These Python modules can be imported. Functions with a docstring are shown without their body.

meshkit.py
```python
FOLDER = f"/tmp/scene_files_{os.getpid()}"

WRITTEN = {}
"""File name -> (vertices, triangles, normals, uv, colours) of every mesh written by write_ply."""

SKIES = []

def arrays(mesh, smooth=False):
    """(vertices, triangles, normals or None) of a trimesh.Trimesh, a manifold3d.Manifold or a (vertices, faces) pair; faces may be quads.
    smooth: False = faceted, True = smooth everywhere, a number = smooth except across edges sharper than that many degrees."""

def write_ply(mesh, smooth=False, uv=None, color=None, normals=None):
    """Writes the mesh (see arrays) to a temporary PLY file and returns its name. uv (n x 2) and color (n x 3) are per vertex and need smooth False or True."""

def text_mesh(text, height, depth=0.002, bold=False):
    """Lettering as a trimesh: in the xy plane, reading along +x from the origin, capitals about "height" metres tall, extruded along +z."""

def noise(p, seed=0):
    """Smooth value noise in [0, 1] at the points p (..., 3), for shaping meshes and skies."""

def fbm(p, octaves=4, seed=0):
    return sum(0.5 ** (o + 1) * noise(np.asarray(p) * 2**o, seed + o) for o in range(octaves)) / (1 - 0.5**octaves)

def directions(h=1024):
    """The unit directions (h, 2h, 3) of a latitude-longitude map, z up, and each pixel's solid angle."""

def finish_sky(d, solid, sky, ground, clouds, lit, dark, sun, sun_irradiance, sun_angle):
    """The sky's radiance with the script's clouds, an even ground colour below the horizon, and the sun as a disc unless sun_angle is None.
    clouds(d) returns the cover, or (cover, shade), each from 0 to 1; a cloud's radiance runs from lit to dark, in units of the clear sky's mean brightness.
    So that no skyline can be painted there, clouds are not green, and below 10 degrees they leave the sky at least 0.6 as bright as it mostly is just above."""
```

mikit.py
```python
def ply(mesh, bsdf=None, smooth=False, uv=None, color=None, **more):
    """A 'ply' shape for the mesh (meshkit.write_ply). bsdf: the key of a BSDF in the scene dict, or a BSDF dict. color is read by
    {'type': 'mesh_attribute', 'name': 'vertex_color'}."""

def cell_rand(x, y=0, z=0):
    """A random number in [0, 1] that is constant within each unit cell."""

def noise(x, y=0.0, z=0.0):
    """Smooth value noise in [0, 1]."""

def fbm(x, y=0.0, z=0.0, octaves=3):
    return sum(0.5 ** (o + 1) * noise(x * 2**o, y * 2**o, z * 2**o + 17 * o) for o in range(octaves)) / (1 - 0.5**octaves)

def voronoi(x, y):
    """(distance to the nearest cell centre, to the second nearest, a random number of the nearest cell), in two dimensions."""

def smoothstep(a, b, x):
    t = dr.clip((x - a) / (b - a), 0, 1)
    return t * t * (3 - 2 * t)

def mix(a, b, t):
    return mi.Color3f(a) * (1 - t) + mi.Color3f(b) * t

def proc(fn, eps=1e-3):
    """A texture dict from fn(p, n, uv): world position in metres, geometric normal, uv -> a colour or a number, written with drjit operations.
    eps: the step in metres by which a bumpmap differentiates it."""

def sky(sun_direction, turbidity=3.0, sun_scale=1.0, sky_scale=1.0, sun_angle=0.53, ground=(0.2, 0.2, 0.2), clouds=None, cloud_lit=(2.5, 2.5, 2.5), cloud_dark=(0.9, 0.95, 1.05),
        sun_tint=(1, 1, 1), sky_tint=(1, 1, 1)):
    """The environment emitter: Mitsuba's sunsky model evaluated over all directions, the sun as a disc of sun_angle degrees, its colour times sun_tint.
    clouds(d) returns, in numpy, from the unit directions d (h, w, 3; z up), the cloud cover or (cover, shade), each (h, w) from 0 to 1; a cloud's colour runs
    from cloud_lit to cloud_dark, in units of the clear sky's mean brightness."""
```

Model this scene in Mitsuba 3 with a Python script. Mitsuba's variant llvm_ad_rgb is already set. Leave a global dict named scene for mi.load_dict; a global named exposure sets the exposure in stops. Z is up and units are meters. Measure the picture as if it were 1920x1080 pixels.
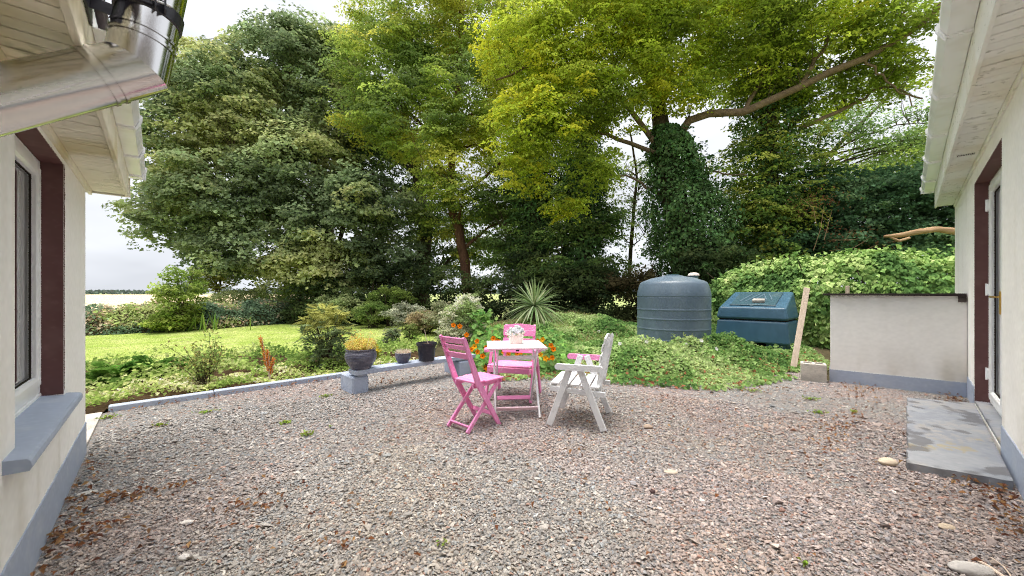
import math
import numpy as np
import trimesh
import manifold3d as m3
import drjit as dr
import mitsuba as mi
import mikit
import meshkit
from mikit import proc, noise, fbm, voronoi, smoothstep, mix, cell_rand

T = mi.ScalarTransform4f
rng = np.random.default_rng(7)
scene, labels = {}, {}

# ------------------------------------------------------------------ camera, sky, exposure
EYE = 1.3
scene['camera'] = {'type': 'perspective', 'fov': 2 * math.degrees(math.atan(960 / 703)), 'fov_axis': 'x', 'near_clip': 0.05, 'far_clip': 6000.0,
                   'principal_point_offset_y': -10 / 1080.0,
                   'to_world': T().look_at(origin=[0, 0, EYE], target=[0, 1, EYE], up=[0, 0, 1])}


def cloud_cover(d):
    el = np.arcsin(np.clip(d[..., 2], -1, 1))
    n = meshkit.fbm(np.stack([d[..., 0] * 3.0, d[..., 1] * 3.0, d[..., 2] * 9.0], -1), 5, 3)
    up = np.clip(el / (np.pi / 2), 0, 1)
    shade = 0.95 - 0.95 * up ** 3.0 + (n - 0.5) * 0.20       # an overcast sky is brightest overhead
    return np.ones_like(el), np.clip(shade, 0, 1)


scene['sky'] = mikit.sky([-0.12, 0.03, 1.0], turbidity=4, sun_scale=0.30, sun_angle=32, sun_tint=(0.93, 1.0, 1.12), sky_scale=1.0, clouds=cloud_cover,
                         cloud_lit=(3.4, 3.45, 3.58), cloud_dark=(0.58, 0.605, 0.65), ground=(0.15, 0.15, 0.12))
exposure = 3.42

# ------------------------------------------------------------------ helpers
LEAF_GAIN = 1.75     # leaf colours below are reflected light only; a leaf passes about half as much again
_used = {}


def key_for(name, parent=None):
    k = (parent + '__' if parent else '') + name
    n = _used.get(k, 0)
    _used[k] = n + 1
    return k if n == 0 else f'{k}_{n:03d}'


def thing(name, label, cat=None, group=None, kind=None):
    k = key_for(name)
    labels[k] = {'label': label}
    if cat: labels[k]['category'] = cat
    if group: labels[k]['group'] = group
    if kind: labels[k]['kind'] = kind
    return k


def put(key, mesh, mat, smooth=False, color=None, M=None):
    v, f = mesh_vf(mesh)
    if mat in ('leaf', 'glossy_leaf') and color is not None: color = np.clip(np.asarray(color) * LEAF_GAIN, .004, .82)
    if M is not None: v = v @ M[:3, :3].T + M[:3, 3]
    scene[key] = mikit.ply((v, f) if color is not None or not smooth else trimesh.Trimesh(v, f, process=False), mat, smooth=smooth, color=color)
    return key


def part(parent, name, mesh, mat, smooth=False, color=None, M=None, label=None, kind=None):
    k = key_for(name, parent)
    put(k, mesh, mat, smooth, color, M)
    if label or kind:
        labels[k] = {}
        if label: labels[k]['label'] = label
        if kind: labels[k]['kind'] = kind
    return k


def single(name, label, cat, mesh, mat, smooth=False, color=None, M=None, group=None, kind=None):
    k = thing(name, label, cat, group, kind)
    return put(k, mesh, mat, smooth, color, M)


def mesh_vf(m):
    if isinstance(m, (tuple, list)): return np.asarray(m[0], float), np.asarray(m[1], int)
    if hasattr(m, 'to_mesh'):
        q = m.to_mesh()
        return np.array(q.vert_properties[:, :3], float), np.array(q.tri_verts, int)
    return np.array(m.vertices, float), np.array(m.faces, int)


def tri(f):
    f = np.asarray(f, int)
    return np.vstack([f[:, [0, 1, 2]], f[:, [0, 2, 3]]]) if f.shape[1] == 4 else f


def join(ms):
    vs, fs, n = [], [], 0
    for m in ms:
        v, f = mesh_vf(m)
        vs.append(v); fs.append(tri(f) + n); n += len(v)
    return np.vstack(vs), np.vstack(fs)


def xf(m, M):
    v, f = mesh_vf(m)
    return v @ M[:3, :3].T + M[:3, 3], f


def mat4(yaw=0.0, loc=(0, 0, 0)):
    c, s = math.cos(yaw), math.sin(yaw)
    return np.array([[c, -s, 0, loc[0]], [s, c, 0, loc[1]], [0, 0, 1, loc[2]], [0, 0, 0, 1.0]])


_cb = {}


def cbox(sx, sy, sz, c=0.004):
    """A box of these sizes about the origin, all edges chamfered."""
    k = (round(sx, 5), round(sy, 5), round(sz, 5), c)
    if k not in _cb:
        h = np.array([sx, sy, sz]) / 2
        c = min(c, h.min() * 0.6)
        p = []
        for s in np.ndindex(2, 2, 2):
            s = np.array(s) * 2 - 1
            for a in range(3):
                q = h - c
                q[a] = h[a]
                p.append(s * q)
        t = trimesh.convex.convex_hull(np.array(p))
        _cb[k] = (np.array(t.vertices), np.array(t.faces))
    return _cb[k]


def box_at(x0, x1, y0, y1, z0, z1, c=0.004):
    v, f = cbox(abs(x1 - x0), abs(y1 - y0), abs(z1 - z0), c)
    return v + [(x0 + x1) / 2, (y0 + y1) / 2, (z0 + z1) / 2], f


def bar(p0, p1, w, t, side=(0, 1, 0), c=0.004):
    """A board from p0 to p1: t thick along side, w wide across."""
    p0, p1 = np.array(p0, float), np.array(p1, float)
    L = np.linalg.norm(p1 - p0)
    x = (p1 - p0) / L
    y = np.array(side, float); y = y - x * (x @ y); y /= np.linalg.norm(y)
    z = np.cross(x, y)
    v, f = cbox(L, t, w, c)
    return v @ np.stack([x, y, z]) + (p0 + p1) / 2, f


def tube(path, rad, sides=8, cap=True):
    path = np.asarray(path, float); n = len(path)
    rad = np.broadcast_to(np.asarray(rad, float), (n,))
    tg = np.gradient(path, axis=0); tg /= np.linalg.norm(tg, axis=1, keepdims=True) + 1e-12
    ref = np.array([0.31, 0.87, 0.39])
    a = np.cross(tg, ref); a /= np.linalg.norm(a, axis=1, keepdims=True) + 1e-12
    b = np.cross(tg, a)
    th = np.arange(sides) / sides * 2 * np.pi
    v = path[:, None] + rad[:, None, None] * (np.cos(th)[None, :, None] * a[:, None] + np.sin(th)[None, :, None] * b[:, None])
    v = v.reshape(-1, 3)
    i, j = np.meshgrid(np.arange(n - 1), np.arange(sides), indexing='ij')
    k = (j + 1) % sides
    q = np.stack([i * sides + j, i * sides + k, (i + 1) * sides + k, (i + 1) * sides + j], -1).reshape(-1, 4)
    f = tri(q)
    if cap:
        v = np.vstack([v, path[:1], path[-1:]])
        m = n * sides
        jj = np.arange(sides); kk = (jj + 1) % sides
        f = np.vstack([f, np.stack([np.full(sides, m), kk, jj], 1), np.stack([np.full(sides, m + 1), (n - 1) * sides + jj, (n - 1) * sides + kk], 1)])
    return v, f


def lathe(prof, n=48):
    """Surface of revolution about z of the profile [(r, z)...] run from the axis outside round to the inside."""
    prof = np.array(prof, float)
    th = np.arange(n) / n * 2 * np.pi
    v = np.stack([prof[:, 0, None] * np.cos(th), prof[:, 0, None] * np.sin(th), np.repeat(prof[:, 1, None], n, 1)], -1).reshape(-1, 3)
    i, j = np.meshgrid(np.arange(len(prof) - 1), np.arange(n), indexing='ij')
    k = (j + 1) % n
    return v, tri(np.stack([i * n + j, i * n + k, (i + 1) * n + k, (i + 1) * n + j], -1).reshape(-1, 4))


def prism(poly, z0, z1):
    import shapely
    m = trimesh.creation.extrude_polygon(shapely.Polygon(poly), z1 - z0, engine='earcut')
    m.apply_translation([0, 0, z0])
    return m


def rounded(m3d, steps=1):
    return m3d


def unit(a):
    return a / (np.linalg.norm(a, axis=-1, keepdims=True) + 1e-12)


def at(u, v, y):
    """The point at depth y that stands where the photograph has (u, v)."""
    return np.array([(u - 960) * y / 703, y, EYE - (v - 550) * y / 703])


def ground_at(u, v, z=0.0):
    y = (EYE - z) * 703 / (v - 550)
    return np.array([(u - 960) * y / 703, y, z])


# ---- leaves, blades, fronds (all vectorised; each returns (verts, faces, colours))
def leaves(P, N, S, C, asp=0.6, fold=0.22, D=None, r=None):
    r = r or rng
    n = len(P)
    N = unit(np.asarray(N, float))
    R = r.normal(size=(n, 3)) if D is None else np.asarray(D, float)
    d = unit(R - N * (R * N).sum(1, keepdims=True))
    s = np.cross(N, d)
    S = np.broadcast_to(np.asarray(S, float), (n,))[:, None]
    base, tip = P - d * S * .5, P + d * S * .5 - N * S * 0.12
    mid = P - d * S * 0.06
    l, q = mid + s * S * asp * .5 + N * S * fold * .5, mid - s * S * asp * .5 + N * S * fold * .5
    v = np.stack([base, q, tip, l], 1).reshape(-1, 3)
    i = np.arange(n)[:, None] * 4
    f = np.stack([i + [0, 1, 2], i + [0, 2, 3]], 1).reshape(-1, 3)
    return v, f, np.repeat(np.asarray(C, float), 4, 0)


def bigleaves(P, N, S, C, asp=0.7, fold=0.2, D=None, r=None):
    """Leaves of six vertices with a round outline and a bent midrib."""
    r = r or rng
    n = len(P)
    N = unit(np.asarray(N, float))
    R = r.normal(size=(n, 3)) if D is None else np.asarray(D, float)
    d = unit(R - N * (R * N).sum(1, keepdims=True)); s = np.cross(N, d)
    S = np.broadcast_to(np.asarray(S, float), (n,))[:, None]
    w = S * asp * .5
    base, tip = P - d * S * .5, P + d * S * .5 - N * S * .18
    a1, a2 = P - d * S * .22, P + d * S * .18
    up = N * S * fold * .4
    v = np.stack([base, a1 - s * w + up, a2 - s * w * .8 + up, tip, a2 + s * w * .8 + up, a1 + s * w + up], 1).reshape(-1, 3)
    i = np.arange(n)[:, None] * 6
    f = np.stack([i + [0, 1, 2], i + [0, 2, 3], i + [0, 3, 4], i + [0, 4, 5]], 1).reshape(-1, 3)
    return v, f, np.repeat(np.asarray(C, float), 6, 0)


def blades(P, D, L, W, C, droop=0.5, segs=4, r=None):
    """Strap leaves from P along D, bending down by droop * length."""
    r = r or rng
    n = len(P)
    D = unit(np.asarray(D, float)); L = np.broadcast_to(np.asarray(L, float), (n,)); W = np.broadcast_to(np.asarray(W, float), (n,))
    droop = np.broadcast_to(np.asarray(droop, float), (n,))
    h = D * [1, 1, 0]
    s = unit(np.cross(D, [0, 0, 1.0]) + r.normal(size=(n, 3)) * .25)
    t = np.linspace(0, 1, segs + 1)
    c = P[:, None] + D[:, None] * (L[:, None, None] * t[None, :, None])
    c[..., 2] -= droop[:, None] * L[:, None] * t[None] ** 2
    c += h[:, None] * (droop * L)[:, None, None] * .15 * t[None, :, None] ** 2
    wt = np.clip(1.25 * np.sin(np.pi * (0.18 + 0.82 * t)) ** .7, 0.04, 1); wt[-1] = 0.03
    off = s[:, None] * (W[:, None, None] * .5 * wt[None, :, None])
    v = np.stack([c - off, c + off], 2).reshape(-1, 3)
    m = 2 * (segs + 1)
    i = np.arange(n)[:, None, None] * m
    k = np.arange(segs)[None, :, None] * 2
    f = np.concatenate([i + k + np.array([0, 1, 3]), i + k + np.array([0, 3, 2])], 1).reshape(-1, 3)
    return v, f, np.repeat(np.asarray(C, float), m, 0)


def fronds(P, D, L, C, pairs=14, leaf=0.3, droop=0.6, asp=0.3, r=None, curl=0.0):
    """Feathery fronds: a bending midrib with pairs of leaflets that shorten towards the tip."""
    r = r or rng
    n = len(P)
    D = unit(np.asarray(D, float)); L = np.broadcast_to(np.asarray(L, float), (n,))
    t = np.linspace(0.15, 1, pairs)
    c = P[:, None] + D[:, None] * (L[:, None, None] * t[None, :, None])
    c[..., 2] -= droop * L[:, None] * t[None] ** 2
    tang = np.gradient(c, axis=1); tang = unit(tang)
    side = unit(np.cross(tang, [0, 0, 1.0])); nor = np.cross(side, tang)
    out = []
    size = L[:, None] * leaf * np.sin(np.pi * (0.22 + 0.76 * t))[None]
    for sg in (-1, 1):
        d = unit(side * sg + tang * .45 - nor * .15)
        pp = c + d * size[..., None] * .5
        out.append(leaves(pp.reshape(-1, 3), (nor + r.normal(size=nor.shape) * .15).reshape(-1, 3), size.reshape(-1), np.repeat(C, pairs, 0), asp, .12, d.reshape(-1, 3), r))
    w = blades(P, D, L, L * .02, C * .6, droop, 6, r)
    out.append(w)
    return cat(out)


def cat(parts):
    vs, fs, cs, n = [], [], [], 0
    for v, f, c in parts:
        vs.append(v); fs.append(f + n); cs.append(c); n += len(v)
    return np.vstack(vs), np.vstack(fs), np.vstack(cs)


def foliage(parent, name, vfc, mat='leaf', kind='stuff', label=None):
    v, f, c = vfc
    c = c * {'crown': 1.95, 'spray': 1.95, 'ivy': 1.35}.get(name, 1.0)
    return part(parent, name, (v, f), mat, color=np.clip(c, 0.002, 0.9), kind=kind, label=label)


def tint(base, n, var=0.18, hue=0.08, r=None):
    r = r or rng
    base = np.asarray(base, float)
    k = np.exp(r.normal(size=(n, 1)) * var)
    h = 1 + r.normal(size=(n, 3)) * hue
    return np.clip(base * k * h, 0.003, 0.85)


# ------------------------------------------------------------------ materials
def rough(c, a=0.6, spec=0.5, **k):
    return {'type': 'principled', 'base_color': c if isinstance(c, dict) else {'type': 'rgb', 'value': list(c)}, 'roughness': a, 'specular': spec, **k}


def two(b):
    return {'type': 'twosided', 'b': b}


def bumped(b, fn, scale, eps=2e-3):
    return {'type': 'bumpmap', 'arbitrary': proc(fn, eps), 'scale': scale, 'b': b}


VC = {'type': 'mesh_attribute', 'name': 'vertex_color'}
scene['leaf'] = {'type': 'principledthin', 'base_color': VC, 'roughness': 0.55, 'diff_trans': 0.9, 'eta': 1.4}
scene['glossy_leaf'] = {'type': 'principledthin', 'base_color': VC, 'roughness': 0.34, 'diff_trans': 0.4, 'eta': 1.5}
scene['petal'] = {'type': 'principledthin', 'base_color': VC, 'roughness': 0.7, 'diff_trans': 0.8, 'eta': 1.3}
scene['stone_colour'] = rough(VC, 0.8, 0.35)


def f_render(base, dirt, grey):
    def fn(p, n, uv):
        a = fbm(p.x * 1.6, p.y * 1.6, p.z * 1.1, 4)
        b = fbm(p.x * 30, p.y * 30, p.z * 30, 2)
        s = fbm(p.x * 5 + 3, p.y * 5, p.z * 0.6, 3)
        low = smoothstep(0.75, 0.2, p.z) * smoothstep(0.35, 0.75, s)
        c = mix(base, grey, 0.55 * smoothstep(0.42, 0.75, a))
        c = mix(c, dirt, 0.5 * low + 0.16 * smoothstep(0.55, 0.75, s))
        return c * (0.94 + 0.12 * b)
    return fn


def plaster_bump(p, n, uv):
    return fbm(p.x * 55, p.y * 55, p.z * 55, 3) + 2.5 * fbm(p.x * 4, p.y * 4, p.z * 4, 2)


scene['cream_render'] = two(bumped(rough(proc(f_render((0.80, 0.785, 0.76), (0.50, 0.46, 0.38), (0.72, 0.71, 0.695))), 0.85, 0.3), plaster_bump, 0.0022))


def f_paint(base, wear, amount=0.35):
    def fn(p, n, uv):
        a = fbm(p.x * 7, p.y * 7, p.z * 7, 4)
        b = fbm(p.x * 45, p.y * 45, p.z * 45, 3)
        return mix(base, wear, amount * smoothstep(0.5, 0.72, a) + 0.22 * smoothstep(0.58, 0.75, b)) * (0.93 + 0.14 * b)
    return fn


scene['grey_paint'] = two(bumped(rough(proc(f_paint((0.34, 0.39, 0.495), (0.42, 0.455, 0.52), 0.4)), 0.6, 0.4), plaster_bump, 0.0018))
scene['maroon_paint'] = two(bumped(rough(proc(f_paint((0.120, 0.052, 0.050), (0.16, 0.085, 0.08), 0.5)), 0.6, 0.4), plaster_bump, 0.002))


def f_soffit(p, n, uv):
    a = fbm(p.x * 2.2, p.y * 2.2, p.z * 2, 4)
    b = fbm(p.x * 14, p.y * 14, p.z * 14, 3)
    g = fbm(p.x * 4 + 9, p.y * 4, p.z * 6, 3)
    c = mix((0.80, 0.755, 0.63), (0.62, 0.54, 0.34), smoothstep(0.50, 0.72, a))
    c = mix(c, (0.16, 0.17, 0.08), 0.6 * smoothstep(0.60, 0.75, g) * smoothstep(0.45, 0.65, b))
    return c * (0.86 + 0.25 * b)


def f_white_soffit(p, n, uv):
    a = fbm(p.x * 3, p.y * 3, p.z * 3, 4)
    b = fbm(p.x * 25, p.y * 25, p.z * 25, 3)
    c = mix((0.82, 0.81, 0.78), (0.70, 0.64, 0.52), 0.55 * smoothstep(0.50, 0.72, a))
    return mix(c, (0.25, 0.23, 0.16), 0.5 * smoothstep(0.66, 0.8, b))


scene['stained_board'] = two(rough(proc(f_soffit), 0.6, 0.4))
scene['white_board'] = two(rough(proc(f_white_soffit), 0.5, 0.4))
scene['dark_gap'] = two(rough((0.03, 0.026, 0.022), 0.9, 0.1))


def f_upvc(p, n, uv):
    a = fbm(p.x * 6, p.y * 6, p.z * 3, 4)
    return mix((0.84, 0.85, 0.86), (0.70, 0.68, 0.63), 0.35 * smoothstep(0.5, 0.75, a))


scene['upvc'] = two(rough(proc(f_upvc), 0.28, 0.5))
scene['curtain_cloth'] = two(rough((0.34, 0.33, 0.32), 0.9, 0.1))
scene['glass'] = {'type': 'thindielectric', 'int_ior': 1.5}
scene['steel'] = two(bumped({'type': 'roughconductor', 'material': 'none', 'specular_reflectance': {'type': 'rgb', 'value': [0.72, 0.71, 0.70]}, 'alpha': 0.03},
                            lambda p, n, uv: fbm(p.x * 5, p.y * 5, p.z * 5, 2), 0.0015))
scene['black_metal'] = two(rough((0.022, 0.020, 0.030), 0.35, 0.5))
scene['brass'] = two({'type': 'principled', 'base_color': {'type': 'rgb', 'value': [0.78, 0.52, 0.16]}, 'metallic': 1.0, 'roughness': 0.22})


def f_wood_paint(base, under, amt):
    def fn(p, n, uv):
        a = fbm(p.x * 40, p.y * 40, p.z * 40, 3)
        b = fbm(p.x * 9, p.y * 9, p.z * 9, 3)
        return mix(base, under, amt * smoothstep(0.60, 0.72, a) * smoothstep(0.4, 0.6, b)) * (0.88 + 0.22 * b)
    return fn


wood_bump = lambda p, n, uv: fbm(p.x * 60, p.y * 60, p.z * 60, 2)
scene['pink_paint'] = two(bumped(rough(proc(f_wood_paint((0.80, 0.27, 0.52), (0.84, 0.52, 0.68), 0.8)), 0.45, 0.5), wood_bump, 0.0003))
scene['pale_pink_paint'] = two(bumped(rough(proc(f_wood_paint((0.82, 0.62, 0.68), (0.72, 0.35, 0.5), 0.9)), 0.5, 0.5), wood_bump, 0.0003))
scene['white_paint'] = two(bumped(rough(proc(f_wood_paint((0.72, 0.73, 0.745), (0.55, 0.54, 0.52), 0.45)), 0.45, 0.5), wood_bump, 0.0003))


def f_tank(p, n, uv):
    a = fbm(p.x * 3, p.y * 3, p.z * 1.5, 4)
    b = fbm(p.x * 18, p.y * 18, p.z * 5, 3)
    up = smoothstep(0.3, 0.9, n.z)
    c = mix((0.092, 0.135, 0.182), (0.12, 0.168, 0.215), smoothstep(0.4, 0.7, a))
    return mix(c, (0.17, 0.19, 0.19), 0.10 * smoothstep(0.5, 0.75, b) + 0.30 * up * smoothstep(0.35, 0.65, a))


scene['tank_plastic'] = two(rough(proc(f_tank), 0.42, 0.5))
scene['bunker_plastic'] = two(rough(proc(lambda p, n, uv: mix((0.030, 0.088, 0.150), (0.055, 0.125, 0.185), fbm(p.x * 3, p.y * 3, p.z * 3, 4)) * (0.85 + .3 * fbm(p.x * 14, p.y * 14, p.z * 4, 3))), 0.38, 0.5))
scene['worn_rib'] = two(rough((0.085, 0.145, 0.185), 0.6, 0.4))
scene['tank_lid'] = two(rough(proc(f_paint((0.035, 0.085, 0.11), (0.10, 0.15, 0.16), .5)), 0.38, 0.5))


def f_glaze(p, n, uv):
    s = noise(p.z * 160, 0.5, 0.5)
    a = fbm(p.x * 9, p.y * 9, p.z * 22, 3)
    return mix((0.055, 0.058, 0.095), (0.20, 0.19, 0.23), smoothstep(0.3, 0.8, a) * 0.7 + 0.3 * s)


scene['glaze'] = two(bumped(rough(proc(f_glaze), 0.25, 0.5), lambda p, n, uv: dr.sin(p.z * 330), 0.0016, 1e-3))
scene['black_plastic'] = two(rough(proc(f_paint((0.020, 0.020, 0.034), (0.075, 0.065, 0.07), .5)), 0.42, 0.5))
scene['white_ceramic'] = two(rough((0.80, 0.70, 0.63), 0.4, 0.5))
scene['plain_wood'] = two(bumped(rough(proc(lambda p, n, uv: mix((0.54, 0.42, 0.33), (0.70, 0.58, 0.48), fbm(p.x * 30, p.y * 30, p.z * 3, 3))), 0.75, 0.3), wood_bump, 0.002))
scene['bark'] = two(bumped(rough(proc(lambda p, n, uv: mix(mix((0.045, 0.033, 0.024), (0.115, 0.083, 0.058), fbm(p.x * 12, p.y * 12, p.z * 3, 4)), (0.07, 0.085, 0.04), .5 * smoothstep(.5, .7, fbm(p.x * 3, p.y * 3, p.z * 2, 3)))), 0.9, 0.2),
                           lambda p, n, uv: fbm(p.x * 16, p.y * 16, p.z * 4, 3), 0.03, 4e-3))
scene['limb_bark'] = two(bumped(rough(proc(lambda p, n, uv: mix((0.10, 0.068, 0.042), (0.27, 0.19, 0.125), fbm(p.x * 9, p.y * 9, p.z * 9, 4))), 0.9, 0.2), lambda p, n, uv: fbm(p.x * 14, p.y * 14, p.z * 14, 3), 0.02, 4e-3))
scene['red_bark'] = two(bumped(rough(proc(lambda p, n, uv: mix((0.06, 0.032, 0.02), (0.20, 0.10, 0.06), fbm(p.x * 9, p.y * 9, p.z * 2.2, 4))), 0.9, 0.2), lambda p, n, uv: fbm(p.x * 12, p.y * 12, p.z * 3, 3), 0.03, 4e-3))
scene['dead_wood'] = two(bumped(rough(proc(lambda p, n, uv: mix((0.30, 0.17, 0.085), (0.52, 0.36, 0.22), fbm(p.x * 4, p.y * 14, p.z * 14, 4))), 0.85, 0.2), lambda p, n, uv: fbm(p.x * 8, p.y * 26, p.z * 26, 3), 0.012, 4e-3))
scene['felt'] = two(rough(proc(f_paint((0.030, 0.022, 0.022), (0.16, 0.13, 0.12), .5)), 0.85, 0.3))
scene['soil'] = two(bumped(rough(proc(lambda p, n, uv: mix((0.030, 0.020, 0.012), (0.10, 0.062, 0.035), fbm(p.x * 25, p.y * 25, p.z * 25, 4))), 0.95, 0.1), lambda p, n, uv: fbm(p.x * 30, p.y * 30, p.z * 30, 3), 0.02))


def f_concrete(p, n, uv):
    a = fbm(p.x * 5, p.y * 5, p.z * 5, 4)
    b = fbm(p.x * 60, p.y * 60, p.z * 60, 3)
    return mix((0.50, 0.46, 0.41), (0.33, 0.31, 0.28), smoothstep(0.35, 0.7, a)) * (0.8 + 0.4 * b)


scene['concrete'] = two(bumped(rough(proc(f_concrete), 0.9, 0.2), lambda p, n, uv: fbm(p.x * 50, p.y * 50, p.z * 50, 3), 0.004))


def f_step(p, n, uv):
    a = fbm(p.x * 3.2, p.y * 3.2, p.z, 4)
    b = fbm(p.x * 26, p.y * 26, p.z * 26, 3)
    e = fbm(p.x * 2.1 + 7, p.y * 3.4 + 2, 0, 4)
    c = mix((0.225, 0.24, 0.272), (0.26, 0.272, 0.295), smoothstep(0.4, 0.68, a))
    c = mix(c, (0.30, 0.275, 0.245), 0.45 * smoothstep(0.56, 0.66, e) * smoothstep(0.35, 0.6, b))
    c = mix(c, (0.29, 0.235, 0.11), 0.6 * smoothstep(0.64, 0.72, fbm(p.x * 4 + 1, p.y * 4 + 5, 3, 4)) * smoothstep(0.42, 0.62, b))
    c = mix(c, (0.06, 0.055, 0.06), 0.6 * smoothstep(0.62, 0.75, fbm(p.x * 6 + 4, p.y * 5, 8, 3)))
    return c * (0.85 + 0.3 * b)


scene['step_concrete'] = two(bumped(rough(proc(f_step), 0.7, 0.35), lambda p, n, uv: fbm(p.x * 40, p.y * 40, p.z * 40, 3) + fbm(p.x * 6, p.y * 6, 0, 2), 0.004))


def f_gravel(p, n, uv):
    far = smoothstep(3.0, 6.5, p.y)
    s = 42.0
    w = 0.35 * fbm(p.x * 30, p.y * 30, 0, 2)
    d1, d2, r = voronoi(p.x * s + w, p.y * s + w)
    r2 = cell_rand(r * 9173, 3, 1)
    c = mix((0.26, 0.242, 0.24), (0.44, 0.395, 0.375), r)
    c = mix(c, (0.36, 0.215, 0.165), smoothstep(0.82, 0.9, r2) * .8)
    c = mix(c, (0.60, 0.56, 0.52), smoothstep(0.94, 0.97, r2))
    c = mix(c, (0.27, 0.29, 0.32), smoothstep(0.25, 0.1, r2) * .7)
    c = c * mi.Color3f(.83, .855, .84) * (0.6 + 0.4 * smoothstep(0.02, 0.30, d2 - d1))
    big = fbm(p.x * 0.9, p.y * 0.9, 3, 4)
    red = smoothstep(0.48, 0.70, fbm(p.x * 1.1 + 4, p.y * 0.8, 1, 4))
    c = mix(c, c * mi.Color3f(1.08, 0.96, 0.95), 0.8 * red)
    return c * (0.88 + 0.25 * big)


def gravel_bump(p, n, uv):
    d1, d2, r = voronoi(p.x * 42, p.y * 42)
    return smoothstep(0.0, 0.35, d2 - d1) * (0.5 + r)


scene['gravel_bed'] = two(bumped(rough(proc(f_gravel), 0.9, 0.2), gravel_bump, 0.010, 3e-3))


def f_lawn(p, n, uv):
    a = fbm(p.x * 0.9, p.y * 0.9, 0, 4)
    b = fbm(p.x * 40, p.y * 14, 0, 3)
    e = fbm(p.x * 4, p.y * 4, 5, 3)
    st = dr.sin((p.x * 0.62 + p.y * 0.78) * 5.2 + 1.5 * a)
    c = mix((0.25, 0.34, 0.065), (0.39, 0.45, 0.14), smoothstep(0.3, 0.7, a) * 0.75 + 0.12 + 0.12 * st)
    c = mix(c, (0.42, 0.42, 0.19), 0.5 * smoothstep(0.55, 0.72, e))
    return c * (0.72 + 0.55 * b)


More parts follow.
